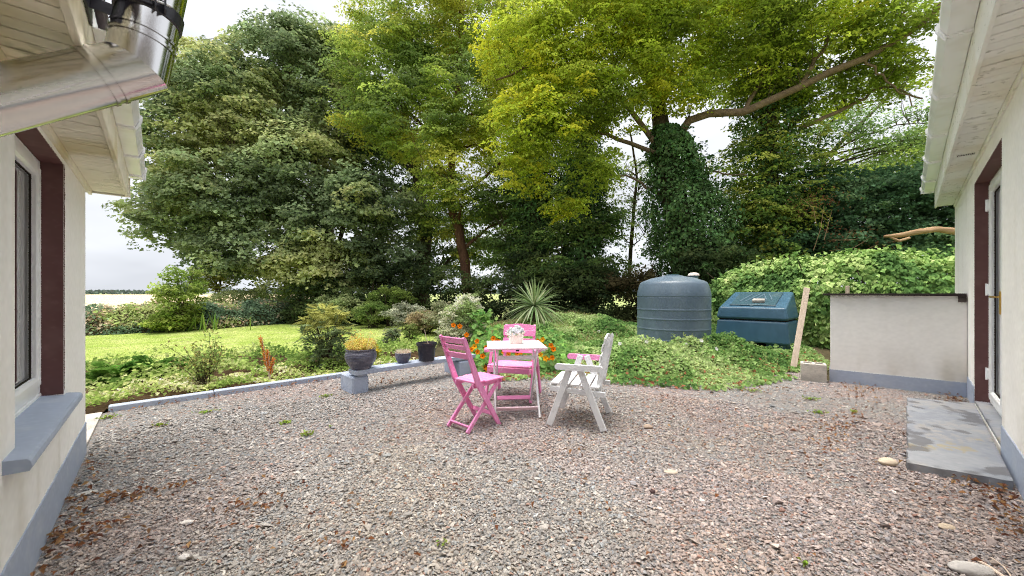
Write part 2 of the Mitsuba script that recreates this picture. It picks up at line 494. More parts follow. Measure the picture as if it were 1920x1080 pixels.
scene['lawn_grass'] = two(bumped(rough(proc(f_lawn), 0.9, 0.2), lambda p, n, uv: fbm(p.x * 60, p.y * 60, 0, 2), 0.03, 6e-3))
scene['wheat'] = two(rough(proc(lambda p, n, uv: mix((0.40, 0.31, 0.19), (0.48, 0.40, 0.27), fbm(p.x * .5, p.y * .05, 0, 3))), 0.95, 0.1))
scene['meadow'] = two(rough(proc(lambda p, n, uv: mix((0.16, 0.21, 0.07), (0.30, 0.33, 0.14), fbm(p.x * .4, p.y * .4, 0, 4)) * (0.7 + .6 * fbm(p.x * 9, p.y * 9, 0, 2))), 0.95, 0.1))
scene['bank_earth'] = two(rough(proc(lambda p, n, uv: mix((0.035, 0.04, 0.018), (0.12, 0.09, 0.055), fbm(p.x * 5, p.y * 5, p.z * 5, 4))), 0.95, 0.1))

# ------------------------------------------------------------------ the house frame: a across the left wall, b along it
NL, DL = np.array([.7275, .686]), np.array([-.686, .7275])
MF = np.eye(4); MF[:2, 0] = NL; MF[:2, 1] = DL


def F(a, b, z=0.0):
    return np.array([a * NL[0] + b * DL[0], a * NL[1] + b * DL[1], z])


def fpart(parent, name, mesh, mat, smooth=False, **k):
    return part(parent, name, mesh, mat, smooth, M=MF, **k)


def cut(x0, x1, y0, y1, z0, z1, holes):
    m = m3.Manifold.cube([x1 - x0, y1 - y0, z1 - z0]).translate([x0, y0, z0])
    for h in holes:
        m -= m3.Manifold.cube([h[1] - h[0], h[3] - h[2], h[5] - h[4]]).translate([h[0], h[2], h[4]])
    return m


def extrude_b(poly, b0, b1):
    """A section drawn in (a, z) and run along b."""
    m = prism(poly, 0, b1 - b0)
    v, f = mesh_vf(m)
    return np.stack([v[:, 0], b1 - v[:, 2], v[:, 1]], 1), f


def extrude_a(poly, a0, a1):
    """A section drawn in (b, z) and run along a."""
    m = prism(poly, 0, a1 - a0)
    v, f = mesh_vf(m)
    return np.stack([a0 + v[:, 2], v[:, 0], v[:, 1]], 1), f


def gutter_section(w, h, x0, z0, t=0.003):
    o = [(0, h), (0, 0), (w * .76, 0), (w * .98, h * .62), (w, h)]
    i = [(w - t, h), (w * .98 - t, h * .63), (w * .74, t), (t, t), (t, h)]
    return [(x0 + p, z0 + q) for p, q in o + i]


# ---- left wing
AW, LE = -0.432, 2.17                       # wall plane, soffit height
hl = thing('house_wing', 'low cream rendered house wing with stained board soffit, maroon window reveal and grey plinth', 'house')
WB0, WB1, WZ0, WZ1 = 2.539, 3.648, 0.67, 2.11
fpart(hl, 'wall', cut(AW - .3, AW, -.49, 4.594, 0.0, LE + .02, [(AW - .4, AW + .1, WB0, WB1, WZ0 - .06, WZ1)]), 'cream_render')
fpart(hl, 'gable_wall', box_at(-5.2, AW - .302, 4.294, 4.594, 0, LE + .02), 'cream_render')
fpart(hl, 'back_wall', box_at(-5.5, -5.21, -4.0, 4.594, 0, LE + .02), 'cream_render')
def wavy(x0, x1, z0, z1):
    xs = np.arange(x0, x1, .05)
    return [(x0, z0), (x1, z0)] + [(x, z1 + d) for x, d in zip(np.r_[x1, xs[::-1]], rng.normal(size=len(xs) + 1) * .0022 + .004 * np.sin(np.r_[x1, xs[::-1]] * 1.7))]


fpart(hl, 'plinth', extrude_a(wavy(-.49, 4.60, -.05, .25), AW - .02, AW + .006), 'grey_paint')
for nm, bx in (('reveal', (AW - .298, AW - .002, WB1 - .004, WB1 + .02, WZ0, WZ1)), ('reveal', (AW - .298, AW - .002, WB0 - .02, WB0 + .004, WZ0, WZ1)),
               ('lintel', (AW - .298, AW - .002, WB0 + .005, WB1 - .005, WZ1 - .004, WZ1 + .02))):
    fpart(hl, nm, box_at(*bx, .001), 'maroon_paint')
sv, sf = mesh_vf(m3.Manifold.hull_points(np.array([(a, b, z) for b in (2.36, 3.72) for a, z in ((AW - .12, .612), (AW - .12, .676), (-.374, .655), (-.363, .645), (-.360, .622), (-.366, .606))])))
fpart(hl, 'window_sill', (sv, sf), 'grey_paint')
wk = hl + '__window'
AF = -.525                                   # outer face of the frame
fb0, fb1, fz0, fz1 = WB0 + .006, WB1 - .006, WZ0 + .022, WZ1 - .006


def frame_bars(x0, x1, y0, y1, z0, z1, w, c=.006, sw=False):
    """Four mitre-free bars of a frame; x is the thickness (or y, when sw)."""
    o = []
    for q in ((y0, y0 + w, z0, z1), (y1 - w, y1, z0, z1), (y0 + w + .0005, y1 - w - .0005, z0, z0 + w), (y0 + w + .0005, y1 - w - .0005, z1 - w, z1)):
        o.append(box_at(x0, x1, *q, c) if not sw else box_at(q[0], q[1], x0, x1, q[2], q[3], c))
    return o


fpart(hl, 'window', join(frame_bars(AF - .07, AF, fb0, fb1, fz0, fz1, .062)), 'upvc')
bm = fb0 + .063
fpart(wk, 'sash', join(frame_bars(AF - .055, AF + .012, fb0 + .05, fb1 - .05, fz0 + .05, fz1 - .05, .058, .012)), 'upvc')
v, f = box_at(AF - .03, AF - .028, fb0 + .1, fb1 - .1, fz0 + .1, fz1 - .1, .0005)
fpart(wk, 'pane', (np.array([[AF - .03, b, z] for b, z in ((fb0 + .1, fz0 + .1), (fb1 - .1, fz0 + .1), (fb1 - .1, fz1 - .1), (fb0 + .1, fz1 - .1))]), np.array([[0, 1, 2], [0, 2, 3]])), 'glass')
fpart(wk, 'gasket', join(frame_bars(AF - .027, AF - .018, fb0 + .106, fb1 - .106, fz0 + .106, fz1 - .106, .008, .001)), 'dark_gap')
cu = np.linspace(fb0 + .05, fb1 - .05, 90)
cw = .022 * np.sin(cu * 62) + .012 * np.sin(cu * 23 + 1)
cv = np.concatenate([np.stack([AF - .22 + cw, cu, np.full(90, z)], 1) for z in (WZ0 - .2, WZ1 + .03)])
ci = np.arange(89)
fpart(hl, 'curtain', (cv, tri(np.stack([ci, ci + 1, ci + 91, ci + 90], 1))), 'curtain_cloth', True)
fpart(wk, 'frame_foot', box_at(AF - .06, AF + .004, fb0, fb1, WZ0 + .002, fz0 - .001, .002), 'upvc')
# soffit of narrow boards across the eave
AFA = -.214
sk = fpart(hl, 'soffit', box_at(AW - .28, AFA - .001, -.3, 4.765, LE + .0055, LE + .03, .001), 'dark_gap')
b = 0.9
while b < 4.74:
    w = .0735
    fpart(sk, 'plank', box_at(AW + .024, AFA - .001, b, min(b + w, 4.762), LE + rng.normal() * .0007, LE + .005, .0022), 'stained_board')
    b += w + .007
fpart(sk, 'board_panel', box_at(AW + .024, AFA - .001, -.3, .898, LE, LE + .005, .002), 'stained_board', kind='stuff')
fpart(hl, 'frieze', box_at(AW + .0005, AW + .022, -.3, 4.762, LE - .035, LE + .011, .003), 'stained_board')
fpart(hl, 'fascia', box_at(AFA, AFA + .022, -.3, 4.775, LE - .018, LE + .27, .003), 'stained_board')
fpart(hl, 'barge_board', box_at(-5.4, AFA + .03, 4.777, 4.80, LE - .012, LE + .16, .003), 'stained_board')
gx, gz = AFA + .024, 2.345
gk = fpart(hl, 'gutter', extrude_b(gutter_section(.105, .085, gx, gz), 2.20, 4.84), 'upvc')
fpart(hl, 'gutter', extrude_b(gutter_section(.105, .085, gx, gz), -.3, 1.80), 'upvc')
for b in (2.75, 3.35, 4.05, 4.70):
    fpart(gk, 'bracket', extrude_b(gutter_section(.114, .093, gx - .001, gz - .008, .008), b, b + .05), 'upvc')
    fpart(gk, 'bracket_strap', extrude_b(gutter_section(.118, .095, gx - .001, gz - .011, .011), b + .018, b + .030), 'upvc')
fpart(gk, 'stop_end', box_at(gx - .002, gx + .107, 4.841, 4.846, gz - .003, gz + .088, .001), 'upvc')
roof = [(AFA + .05, LE + .262), (-2.97, LE + 2.1), (-5.75, LE + .262), (-5.75, LE + .37), (-2.97, LE + 2.22), (AFA + .05, LE + .37)]
fpart(hl, 'roof', extrude_b(roof, -.3, 4.83), 'felt')
fpart(hl, 'gable', extrude_b([(-.6, LE + .03), (-5.3, LE + .03), (-2.97, LE + 1.9)], 4.30, 4.59), 'cream_render')
fpart(hl, 'floor', box_at(-5.2, AW - .31, -4.0, 4.28, .02, .05), 'felt')

zz_ = np.arange(WZ0 + .02, WZ1, .02)
fpart(hl, 'paint_edge', extrude_a([(WB1 + .001, WZ0 + .02), (WB1 + .012, WZ0 + .02)] + [(WB1 + .012 + abs(d), z) for z, d in zip(zz_, rng.normal(size=len(zz_)) * .006 * (1 + (zz_ > 1.7)))] + [(WB1 + .001, WZ1)], AW - .001, AW + .0012), 'maroon_paint')
# ---- right wing
BW, RE = -0.498, 2.72
hr = thing('house_wing', 'taller cream rendered house wing with white gutter, white soffit and glazed french door', 'house')
DA0, DA1, DZ0, DZ1 = 4.83, 6.65, 0.07, 2.53
fpart(hr, 'wall', cut(-.43, 9.29, BW - .3, BW, 0, RE + .02, [(DA0, DA1, BW - .4, BW + .1, DZ0, DZ1)]), 'cream_render')
fpart(hr, 'end_wall', box_at(8.99, 9.29, -6.2, BW - .302, 0, RE + .02), 'cream_render')
fpart(hr, 'back_wall', box_at(-4.5, 9.29, -6.5, -6.21, 0, RE + .02), 'cream_render')
fpart(hr, 'side_wall', box_at(-4.8, -4.51, -6.5, -4.3, 0, RE + .02), 'cream_render')
fpart(hr, 'floor', box_at(-4.5, 8.98, -6.2, BW - .31, .02, .065), 'felt')
for a0, a1 in ((-.42, DA0 - .003), (DA1 + .003, 9.295)):
    fpart(hr, 'plinth', extrude_b(wavy(a0, a1, -.05, .26), BW - .02, BW + .006), 'grey_paint')
fpart(hr, 'reveal', box_at(DA1 - .004, DA1 + .02, BW - .298, BW - .002, DZ0, DZ1, .001), 'maroon_paint')
fpart(hr, 'reveal', box_at(DA0 - .02, DA0 + .004, BW - .298, BW - .002, DZ0, DZ1, .001), 'maroon_paint')
fpart(hr, 'lintel', box_at(DA0 + .005, DA1 - .005, BW - .298, BW - .002, DZ1 - .004, DZ1 + .02, .001), 'maroon_paint')
fpart(hr, 'door_sill', box_at(DA0 + .004, DA1 - .004, BW - .29, BW - .004, DZ0 - .01, DZ0 + .03, .004), 'step_concrete')
BD = -.605
dk = fpart(hr, 'french_door', join(frame_bars(BD - .07, BD, DA0 + .005, DA1 - .005, DZ0 + .034, DZ1 - .006, .06, .006, True)), 'upvc')
amid = (DA0 + DA1) / 2
for i, (a0, a1) in enumerate(((DA0 + .05, amid - .003), (amid + .003, DA1 - .05))):
    z0, z1 = DZ0 + .075, DZ1 - .05
    fpart(dk, 'leaf', join(frame_bars(BD - .058, BD + .014, a0, a1, z0, z1, .095, .012, True)), 'upvc')
    g = np.array([[a, BD - .03, z] for a, z in ((a0 + .09, z0 + .09), (a1 - .09, z0 + .09), (a1 - .09, z1 - .09), (a0 + .09, z1 - .09))])
    fpart(dk, 'pane', (g, np.array([[0, 1, 2], [0, 2, 3]])), 'glass')
    fpart(dk, 'gasket', join(frame_bars(BD - .027, BD - .016, a0 + .094, a1 - .094, z0 + .094, z1 - .094, .009, .001, True)), 'dark_gap')
for z in (.42, 1.34, 2.26):
    fpart(dk, 'hinge', join([box_at(DA1 - .075, DA1 - .03, BD + .002, BD + .026, z - .055, z + .055, .006), trimesh.creation.cylinder(.011, .13, sections=12).apply_translation([DA1 - .052, BD + .026, z])]), 'upvc')
ha, hz = amid + .05, 1.22
fpart(dk, 'handle_plate', box_at(ha - .016, ha + .016, BD + .0145, BD + .024, hz - .12, hz + .10, .004), 'brass')
fpart(dk, 'handle', tube([(ha, BD + .02, hz + .045), (ha, BD + .062, hz + .045), (ha + .012, BD + .07, hz + .045), (ha + .06, BD + .071, hz + .047), (ha + .125, BD + .066, hz + .043)], [.009, .009, .0095, .009, .007], 10), 'brass', 40)
zz_ = np.arange(.3, DZ1, .025)
fpart(hr, 'bare_plaster', extrude_b([(DA1 + .001, .3)] + [(DA1 + .02 + abs(d), z) for z, d in zip(zz_, rng.normal(size=len(zz_)) * .012)] + [(DA1 + .001, DZ1)], BW - .001, BW + .0012), 'concrete')
# soffit, fascia, gutter
BFA = -.302
sk = fpart(hr, 'soffit', box_at(-.2, 9.288, BW - .28, BFA - .001, RE + .0055, RE + .03, .001), 'dark_gap')
a = 2.4
while a < 9.27:
    fpart(sk, 'plank', box_at(a, min(a + .098, 9.285), BW + .018, BFA - .001, RE + rng.normal() * .0007, RE + .005, .0022), 'white_board')
    a += .105
fpart(sk, 'board_panel', box_at(-.2, 2.398, BW + .018, BFA - .001, RE, RE + .005, .002), 'white_board', kind='stuff')
va = 5.99                                     # the slotted vent in the soffit
fpart(sk, 'vent', join([box_at(va, va + .05, BFA - .15 + .012 * i, BFA - .15 + .012 * i + .007, RE - .004, RE - .0005, .0005) for i in range(10)]), 'dark_gap')
fpart(hr, 'frieze', box_at(-.2, 9.285, BW + .0005, BW + .016, RE - .04, RE + .011, .003), 'white_board')
fpart(hr, 'fascia', box_at(-.2, 9.30, BFA, BFA + .02, RE - .022, RE + .34, .003), 'white_board')
gx, gz = BFA + .024, 2.985


def gsec(w, h, x0, z0, t=.003):
    return gutter_section(w, h, x0, z0, t)


gk = fpart(hr, 'gutter', extrude_a(gsec(.146, .10, gx, gz), -.2, 9.40), 'upvc')
for a in (2.0, 3.75, 4.88, 6.05, 7.22, 8.4, 9.33):
    fpart(gk, 'bracket', extrude_a(gsec(.158, .110, gx - .002, gz - .010, .011), a, a + .06), 'upvc')
    fpart(gk, 'bracket_strap', extrude_a(gsec(.166, .114, gx - .003, gz - .017, .018), a + .02, a + .036), 'upvc')
fpart(gk, 'stop_end', box_at(9.401, 9.407, gx - .002, gx + .149, gz - .004, gz + .104, .001), 'upvc')
roof = [(BFA + .05, RE + .335), (-3.4, RE + 2.3), (-6.8, RE + .335), (-6.8, RE + .44), (-3.4, RE + 2.42), (BFA + .05, RE + .44)]
fpart(hr, 'roof', extrude_a(roof, -4.9, 9.34), 'felt')
fpart(hr, 'ceiling', box_at(-4.8, 9.28, -6.5, BW - .285, RE + .021, RE + .05), 'white_board')
fpart(hl, 'ceiling', box_at(-5.5, AW - .285, -3.9, 4.59, LE + .021, LE + .05), 'white_board')

# ---- stainless flue
def mitre_tube(path, r, n=48, ends=None):
    path = np.array(path, float); segs = unit(np.diff(path, axis=0))
    th = np.arange(n) / n * 2 * np.pi
    out = []
    for i, d in enumerate(segs):
        x = unit(np.cross(d, [0.0, 1.0, 0.0])); y = np.cross(d, x)
        ring = r * (np.cos(th)[:, None] * x + np.sin(th)[:, None] * y)
        rs = []
        for j in (i, i + 1):
            nrm = d if j in (0, len(path) - 1) else unit(segs[j - 1] + segs[j])
            p = path[i] + ring
            t = ((path[j] - p) @ nrm) / (d @ nrm)
            rs.append(p + t[:, None] * d)
        v = np.vstack(rs); k = np.arange(n); q = (k + 1) % n
        out.append((v, tri(np.stack([k, q, q + n, k + n], 1))))
    return out


fl = thing('flue_pipe', 'shiny stainless steel flue pipe with a mitred elbow under the stained eave', 'flue pipe')
E0 = np.array([-.058, 2.0, 2.150]); W0 = np.array([-.66, 1.99, 1.70]); up = unit(np.array([.15, .02, 1.0])); TOP = E0 + up * 2.2
low, high = mitre_tube([W0, E0, TOP], .092)
fpart(fl, 'lower_pipe', low, 'steel', 60)
fpart(fl, 'upright_pipe', high, 'steel', 60)
dn = unit(W0 - E0)
for d in (dn, up):
    for s in (.098, .128):
        p = E0 + d * s
        fpart(fl, 'bead', join(mitre_tube([p - d * .005, p - d * .003, p + d * .003, p + d * .005], .0965)), 'steel', 80)
for s in (.225,):
    p = E0 + up * s
    fpart(fl, 'clamp_band', tube([p - up * .024, p - up * .0239, p + up * .0239, p + up * .024], [.0925, .098, .098, .0925], 48, False), 'black_metal', 40)
    q = p + np.array([.03, -.092, 0]); h = unit(np.array([1., -.3, 0]))
    fpart(fl, 'clamp_lug', join([box_at(q[0] - .016, q[0] - .010, q[1] - .03, q[1] + .005, q[2] - .026, q[2] + .026, .001), box_at(q[0] + .010, q[0] + .016, q[1] - .03, q[1] + .005, q[2] - .026, q[2] + .026, .001)]), 'black_metal')
    fpart(fl, 'clamp_bolt', tube([q + [-.03, -.018, 0], q + [.03, -.018, 0]], .004, 8), 'upvc')
    fpart(fl, 'bracket_arm', join([bar((AFA + .03, 2.0 + sg * .085, p[2] + .01), (p[0] + .01, 2.0 + sg * .100, p[2] + .005), .045, .006, (0, 1, 0), .001) for sg in (-1, 1)]), 'black_metal')
    fpart(fl, 'bracket_foot', box_at(AFA + .0225, AFA + .03, 1.90, 2.15, p[2] - .05, p[2] + .06, .002), 'black_metal')
fpart(fl, 'wall_collar', tube([W0 - dn * .25, W0 - dn * .2], [.12, .12], 40), 'steel', 40)

# ------------------------------------------------------------------ ground sheets
def poly_sheet(pts, z, step=None):
    import shapely
    m = trimesh.creation.triangulate_polygon(shapely.Polygon(pts), engine='earcut')
    v, f = m
    return np.c_[v, np.full(len(v), z)], f


def struct(name, label, mesh, mat, **k):
    key = thing(name, label, kind='structure')
    return put(key, mesh, mat, **k)


S_ = 4000.0
struct('ground', 'rough green land reaching to the horizon', (np.array([[-S_, -S_, -.06], [S_, -S_, -.06], [S_, S_, -.06], [-S_, S_, -.06]]), np.array([[0, 1, 2], [0, 2, 3]])), 'meadow')
fp = lambda pts: [tuple(F(a, b)[:2]) for a, b in pts]
struct('gravel_yard', 'flat bed of grey and pinkish gravel between the two house wings', poly_sheet(fp([(-.44, -.51), (7.34, -.51), (7.25, .9), (8.9, 1.2), (8.9, 6.0), (-.44, 6.0)]), 0.0), 'gravel_bed')
struct('garden_path', 'pale concrete path end at the far corner of the low house wing', prism(fp([(-2.6, 4.61), (-.445, 4.61), (-.44, 5.97), (-2.6, 5.97)]), -.05, .022), 'concrete')
struct('flower_bed', 'dark soil of the planted bed behind the kerb', poly_sheet(fp([(-9, 5.99), (-.43, 5.99), (-.42, 6.1), (4.2, 6.1), (4.2, 9.6), (-9, 9.9)]), .02), 'soil')
kn = 0
for i in range(5):
    a0 = -.40 + i * .915
    v, f = box_at(a0, a0 + .909, 6.0 + rng.normal() * .003, 6.11, -.05, .068 + rng.normal() * .002, .008)
    single('kerb_stone', 'grey painted concrete kerb stone along the edge of the gravel', 'kerb', (v, f), 'grey_paint', M=MF, group='kerb stones between gravel and flower bed')

# ------------------------------------------------------------------ rendered coal store with felt roof, step, block, plank
cs = thing('coal_store', 'waist high cream rendered coal store with black felt top and grey base band', 'coal store')
csp = [(7.36, -.492), (8.15, -.492), (8.15, .90), (7.22, .806)]
fpart(cs, 'wall', prism(csp, 0, 1.27), 'cream_render')
fpart(cs, 'base_band', prism([(7.354, -.4905), (8.156, -.4905), (8.156, .906), (7.213, .813)], -.05, .18), 'grey_paint')
fpart(cs, 'roof_felt', prism([(7.30, -.487), (8.2, -.487), (8.2, .96), (7.16, .885)], 1.2715, 1.297), 'felt')
fpart(cs, 'felt_edge', join([box_at(7.288, 7.299, -.48, .88, 1.266, 1.299, .002), box_at(7.33, 7.353, -.488, -.42, 1.19, 1.2715, .002)]), 'felt')
st_poly = np.array([(2.90, 2.75), (3.31, 2.474), (5.10, 4.135), (4.62, 4.38)])
pp = []
for i in range(4):
    p, q = st_poly[i], st_poly[(i + 1) % 4]
    n = int(np.linalg.norm(q - p) / .06) + 1
    t = np.arange(n)[:, None] / n
    e = p + (q - p) * t
    if i != 1: e = e + rng.normal(size=e.shape) * .006 * (t > 0)
    pp.append(e)
pp = np.vstack(pp)
v, f = mesh_vf(prism(pp, -.04, .058))
g = unit(np.array([.73, .68]))
v[:, 2] += np.where(v[:, 2] > 0, ((v[:, :2] - st_poly[0]) @ g) * .012, 0)
single('door_step', 'worn grey painted concrete step slab with mossy patches below the french door', 'step', (v, f), 'step_concrete')


def hollow_block(lx, ly, lz, hole=True):
    m = m3.Manifold(m3.Mesh(np.array(cbox(lx, ly, lz, .008)[0], np.float32), np.array(cbox(lx, ly, lz, .008)[1], np.uint32)))
    if hole:
        for s in (-1, 1):
            m -= m3.Manifold.cube([lx * .34, ly * .55, lz * .8], True).translate([s * lx * .22, 0, lz * .3])
    return m


single('concrete_block', 'bare grey hollow concrete block standing beside the coal store', 'block', hollow_block(.30, .215, .27), 'concrete', M=mat4(-.62, (4.50, 5.60, .125)))
p0, p1 = ground_at(1487, 693), at(1513, 540, 6.75)
single('wooden_plank', 'pale pinkish timber plank leaning upright beside the blue green coal bunker', 'plank', bar(p0 + [0, 0, 0], p1, .088, .03, (0.3, 1, 0), .003), 'plain_wood')
p0, p1 = at(1589, 560, 6.9), at(1589, 536, 6.9)
single('wooden_stake', 'short stub of a wooden stake behind the felt top of the coal store', 'stake', bar([p0[0], p0[1], .6], p1, .05, .04, (1, 0, 0)), 'plain_wood')

# ------------------------------------------------------------------ bench with pots
bn = thing('garden_bench', 'low grey painted bench of one long plank on two concrete blocks', 'bench')
fpart(bn, 'block', box_at(1.81, 2.025, 4.905, 5.345, -.02, .218, .018), 'grey_paint')
fpart(bn, 'block', box_at(3.45, 3.70, 4.87, 5.31, -.02, .218, .018), 'grey_paint')
fpart(bn, 'spacer', box_at(1.88, 2.0, 4.90, 5.07, .2185, .243, .003), 'grey_paint')
fpart(bn, 'spacer', box_at(3.47, 3.64, 4.90, 5.07, .2185, .243, .003), 'grey_paint')
fpart(bn, 'plank', box_at(1.83, 3.78, 4.872, 5.095, .2435, .302, .005), 'grey_paint')


def pot(name, label, cat, loc, prof, mat, soil_z, soil_r):
    k = thing(name, label, cat)
    M = mat4(0, loc)
    part(k, 'pot', lathe(prof, 56), mat, 40, M=M)
    th = np.arange(24) / 24 * 2 * np.pi
    part(k, 'soil', (np.vstack([np.c_[np.cos(th) * soil_r, np.sin(th) * soil_r, np.full(24, soil_z)], [[0, 0, soil_z + .012]]]), np.array([[i, (i + 1) % 24, 24] for i in range(24)])), 'soil', M=M)
    return k


P1 = F(1.95, 4.985, .3025)
pk = pot('flower_pot', 'large round glazed pot with yellow dried plant at the near end of the bench', 'flower pot', P1,
         [(0, 0), (.11, 0), (.118, .006), (.15, .05), (.185, .11), (.199, .165), (.196, .21), (.182, .238), (.178, .247), (.188, .253), (.192, .262), (.188, .27), (.176, .268), (.170, .25), (.168, .2)], 'glaze', .235, .171)
n = 420
r2 = np.sqrt(rng.random(n)) * .15; th = rng.random(n) * 6.283
Pp = P1 + np.c_[r2 * np.cos(th), r2 * np.sin(th), np.full(n, .235)]
Dd = np.c_[np.cos(th) * r2 * 2.2, np.sin(th) * r2 * 2.2, np.full(n, 1.0)] + rng.normal(size=(n, 3)) * .16
Ls = rng.uniform(.05, .17, n) * np.where(rng.random(n) < .16, 2.0, 1)
foliage(pk, 'stems', blades(Pp, Dd, Ls, .007, tint((.50, .34, .16), n, .25, .08), .1, 2))
tips = Pp + unit(Dd) * Ls[:, None] * rng.uniform(.3, 1, (n, 1))
foliage(pk, 'leaves', leaves(np.repeat(tips, 3, 0) + rng.normal(size=(3 * n, 3)) * .015, rng.normal(size=(3 * n, 3)) + [0, 0, 1], .034, tint((.46, .37, .11), 3 * n, .25, .12), .6))
P2 = F(2.56, 5.0, .3025)
pk = pot('flower_pot', 'small glazed blue grey pot with dry pinkish stems, middle of the bench', 'flower pot', P2,
         [(0, 0), (.066, 0), (.07, .004), (.092, .04), (.107, .08), (.111, .11), (.108, .125), (.112, .132), (.115, .142), (.11, .147), (.102, .145), (.1, .12)], 'glaze', .128, .1025)
n = 260
r2 = np.sqrt(rng.random(n)) * .09; th = rng.random(n) * 6.283
Pp = P2 + np.c_[r2 * np.cos(th), r2 * np.sin(th), np.full(n, .125)]
Dd = np.c_[np.cos(th) * r2 * 5, np.sin(th) * r2 * 5, np.full(n, 1.0)] + rng.normal(size=(n, 3)) * .3
foliage(pk, 'stems', blades(Pp, Dd, rng.uniform(.04, .11, n), .008, tint((.46, .38, .31), n, .2, .06), .15, 2))
P3 = F(2.90, 4.925, .3025)
pk = pot('flower_pot', 'plain black plastic pot with a single straw stem on the bench', 'flower pot', P3,
         [(0, 0), (.108, 0), (.112, .004), (.122, .09), (.135, .225), (.138, .226), (.149, .228), (.152, .262), (.149, .268), (.143, .266), (.138, .23)], 'black_plastic', .235, .139)
part(pk, 'stem', tube([P3 + [0.03, 0, .23], P3 + [-.01, 0, .34], P3 + [-.03, 0, .46]], [.006, .005, .003], 6), 'plain_wood')

# ------------------------------------------------------------------ garden furniture
def folding_chair(label, paint, M, w=.353):
    k = thing('folding_chair', label, 'chair')
    h = w / 2
    foot, knee, top, S = (.22, 0), (-.085, .452), (-.257, .892), .452
    for s in (-1, 1):
        y = s * (h - .011)
        pv = [(foot[0], 0), (foot[0] - .045, 0), (knee[0] - .026, .44), (top[0] - .022, top[1]), (top[0] - .005, top[1] + .012), (top[0] + .018, top[1] - .004), (knee[0] + .026, .468)]
        v, f = mesh_vf(prism(pv, 0, .022))
        part(k, 'side_rail', (np.stack([v[:, 0], y + .011 - v[:, 2], v[:, 1]], 1), f), paint, M=M)
        part(k, 'rear_leg', bar((-.20, s * (h - .036), .012), (.20, s * (h - .036), S - .035), .042, .02), paint, M=M)
    for s, z in ((0, .862), (1, .795), (2, .715)):
        hh = (.06, .045, .06)[s]
        x = knee[0] + (z - knee[1]) / (top[1] - knee[1]) * (top[0] - knee[0])
        part(k, 'back_slat', bar((x, -h + .0225, z), (x, h - .0225, z), hh, .014, (1, 0, .38)), paint, M=M)
    for i in range(6):
        x = -.115 + i * .064
        part(k, 'seat_slat', box_at(x, x + .055, -h + (.026 if i < 2 else .004), h - (.026 if i < 2 else .004), S - .002, S + .015, .003), paint, M=M)
    for s in (-1, 1):
        part(k, 'seat_rail', box_at(-.12, .245, s * (h - .05) - .01, s * (h - .05) + .01, S - .045, S - .0025, .003), paint, M=M)
    part(k, 'front_rail', box_at(.236, .252, -h + .02, h - .02, S - .04, S - .0025, .003), paint, M=M)
    part(k, 'stretcher', bar((-.163, -h + .0475, .055), (-.163, h - .0475, .055), .045, .016, (.7, 0, .7)), paint, M=M)
    part(k, 'stretcher', bar((.14, -h + .0225, .115), (.14, h - .0225, .115), .04, .016, (-.8, 0, .55)), paint, M=M)
    return k


def armchair(label, paint, M, arm_paints, w=.636):
    k = thing('garden_armchair', label, 'armchair')
    h = w / 2
    za, S = .605, .404
    for s, ap in ((1, arm_paints[0]), (-1, arm_paints[1])):
        y = s * (h - .03)
        part(k, 'leg', bar((.277, y, .012), (.062, y, za + .01), .062, .024), paint, M=M)
        part(k, 'leg', bar((-.244, y, .012), (-.005, y, za + .01), .062, .024), paint, M=M)
        ya = s * (h + .0)
        pv = [(.214 - .028 + .028 * math.cos(t), .028 * math.sin(t)) for t in np.linspace(-1.57, 1.57, 9)] + [(-.237 + .028 - .028 * math.cos(t), .028 * math.sin(t)) for t in np.linspace(1.57, -1.57, 9)]
        v, f = mesh_vf(prism(pv, 0, .034))
        part(k, 'arm', (np.stack([v[:, 0], ya + .017 - v[:, 2], za - .01 + v[:, 1]], 1), f), ap, M=M)
        part(k, 'seat_rail', bar((.27, s * (h - .056), S - .036), (-.26, s * (h - .056), S - .062), .052, .022), paint, M=M)
        pv = [(-.15, S - .07), (-.205, S - .07), (-.292, .80), (-.300, .86), (-.286, .885), (-.262, .86), (-.236, .78)]
        v, f = mesh_vf(prism(pv, 0, .026))
        part(k, 'back_post', (np.stack([v[:, 0], s * (h - .115) + .013 - v[:, 2], v[:, 1]], 1), f), paint, M=M)
    for i in range(5):
        x = -.20 + i * .097
        z = S - .008 + i * .004
        part(k, 'seat_slat', box_at(x, x + .08, -h + .045, h - .045, z, z + .02, .004), paint, M=M)
    part(k, 'front_rail', box_at(.257, .277, -h + .045, h - .045, S - .06, S + .006, .004), paint, M=M)
    for z, hh in ((.56, .075), (.67, .075), (.775, .075)):
        x = -.178 + (z - S) / (.885 - S) * -.095 + .026
        part(k, 'back_slat', bar((x, -h + .09, z), (x, h - .09, z), hh, .016, (1, 0, .2)), paint, M=M)
    yy = np.linspace(-h + .09, h - .09, 13)
    prof = [(y, .0) for y in yy] + [(y, .058 + .022 * math.cos(y / (h - .09) * 1.57)) for y in yy[::-1]]
    v, f = mesh_vf(prism(prof, 0, .018))
    part(k, 'top_rail', (np.stack([-.232 - v[:, 1] * .2 - v[:, 2], v[:, 0], .815 + v[:, 1]], 1), f), paint, M=M)
    part(k, 'cross_rail', bar((-.17, -h + .045, .28), (-.17, h - .045, .28), .05, .02, (1, 0, 0)), paint, M=M)
    return k


folding_chair('small bright pink slatted folding chair seen from behind, left of the table', 'pink_paint', mat4(.838, (-.383, 3.684, 0)))
armchair('white slatted armchair with one pink armrest, to the right of the table', 'white_paint', mat4(2.805, (.721, 3.853, 0)), ('white_paint', 'pink_paint'))
armchair('bright pink slatted armchair facing the camera behind the table', 'pink_paint', mat4(-1.87, (.03, 4.74, 0)), ('pink_paint', 'pink_paint'), .62)

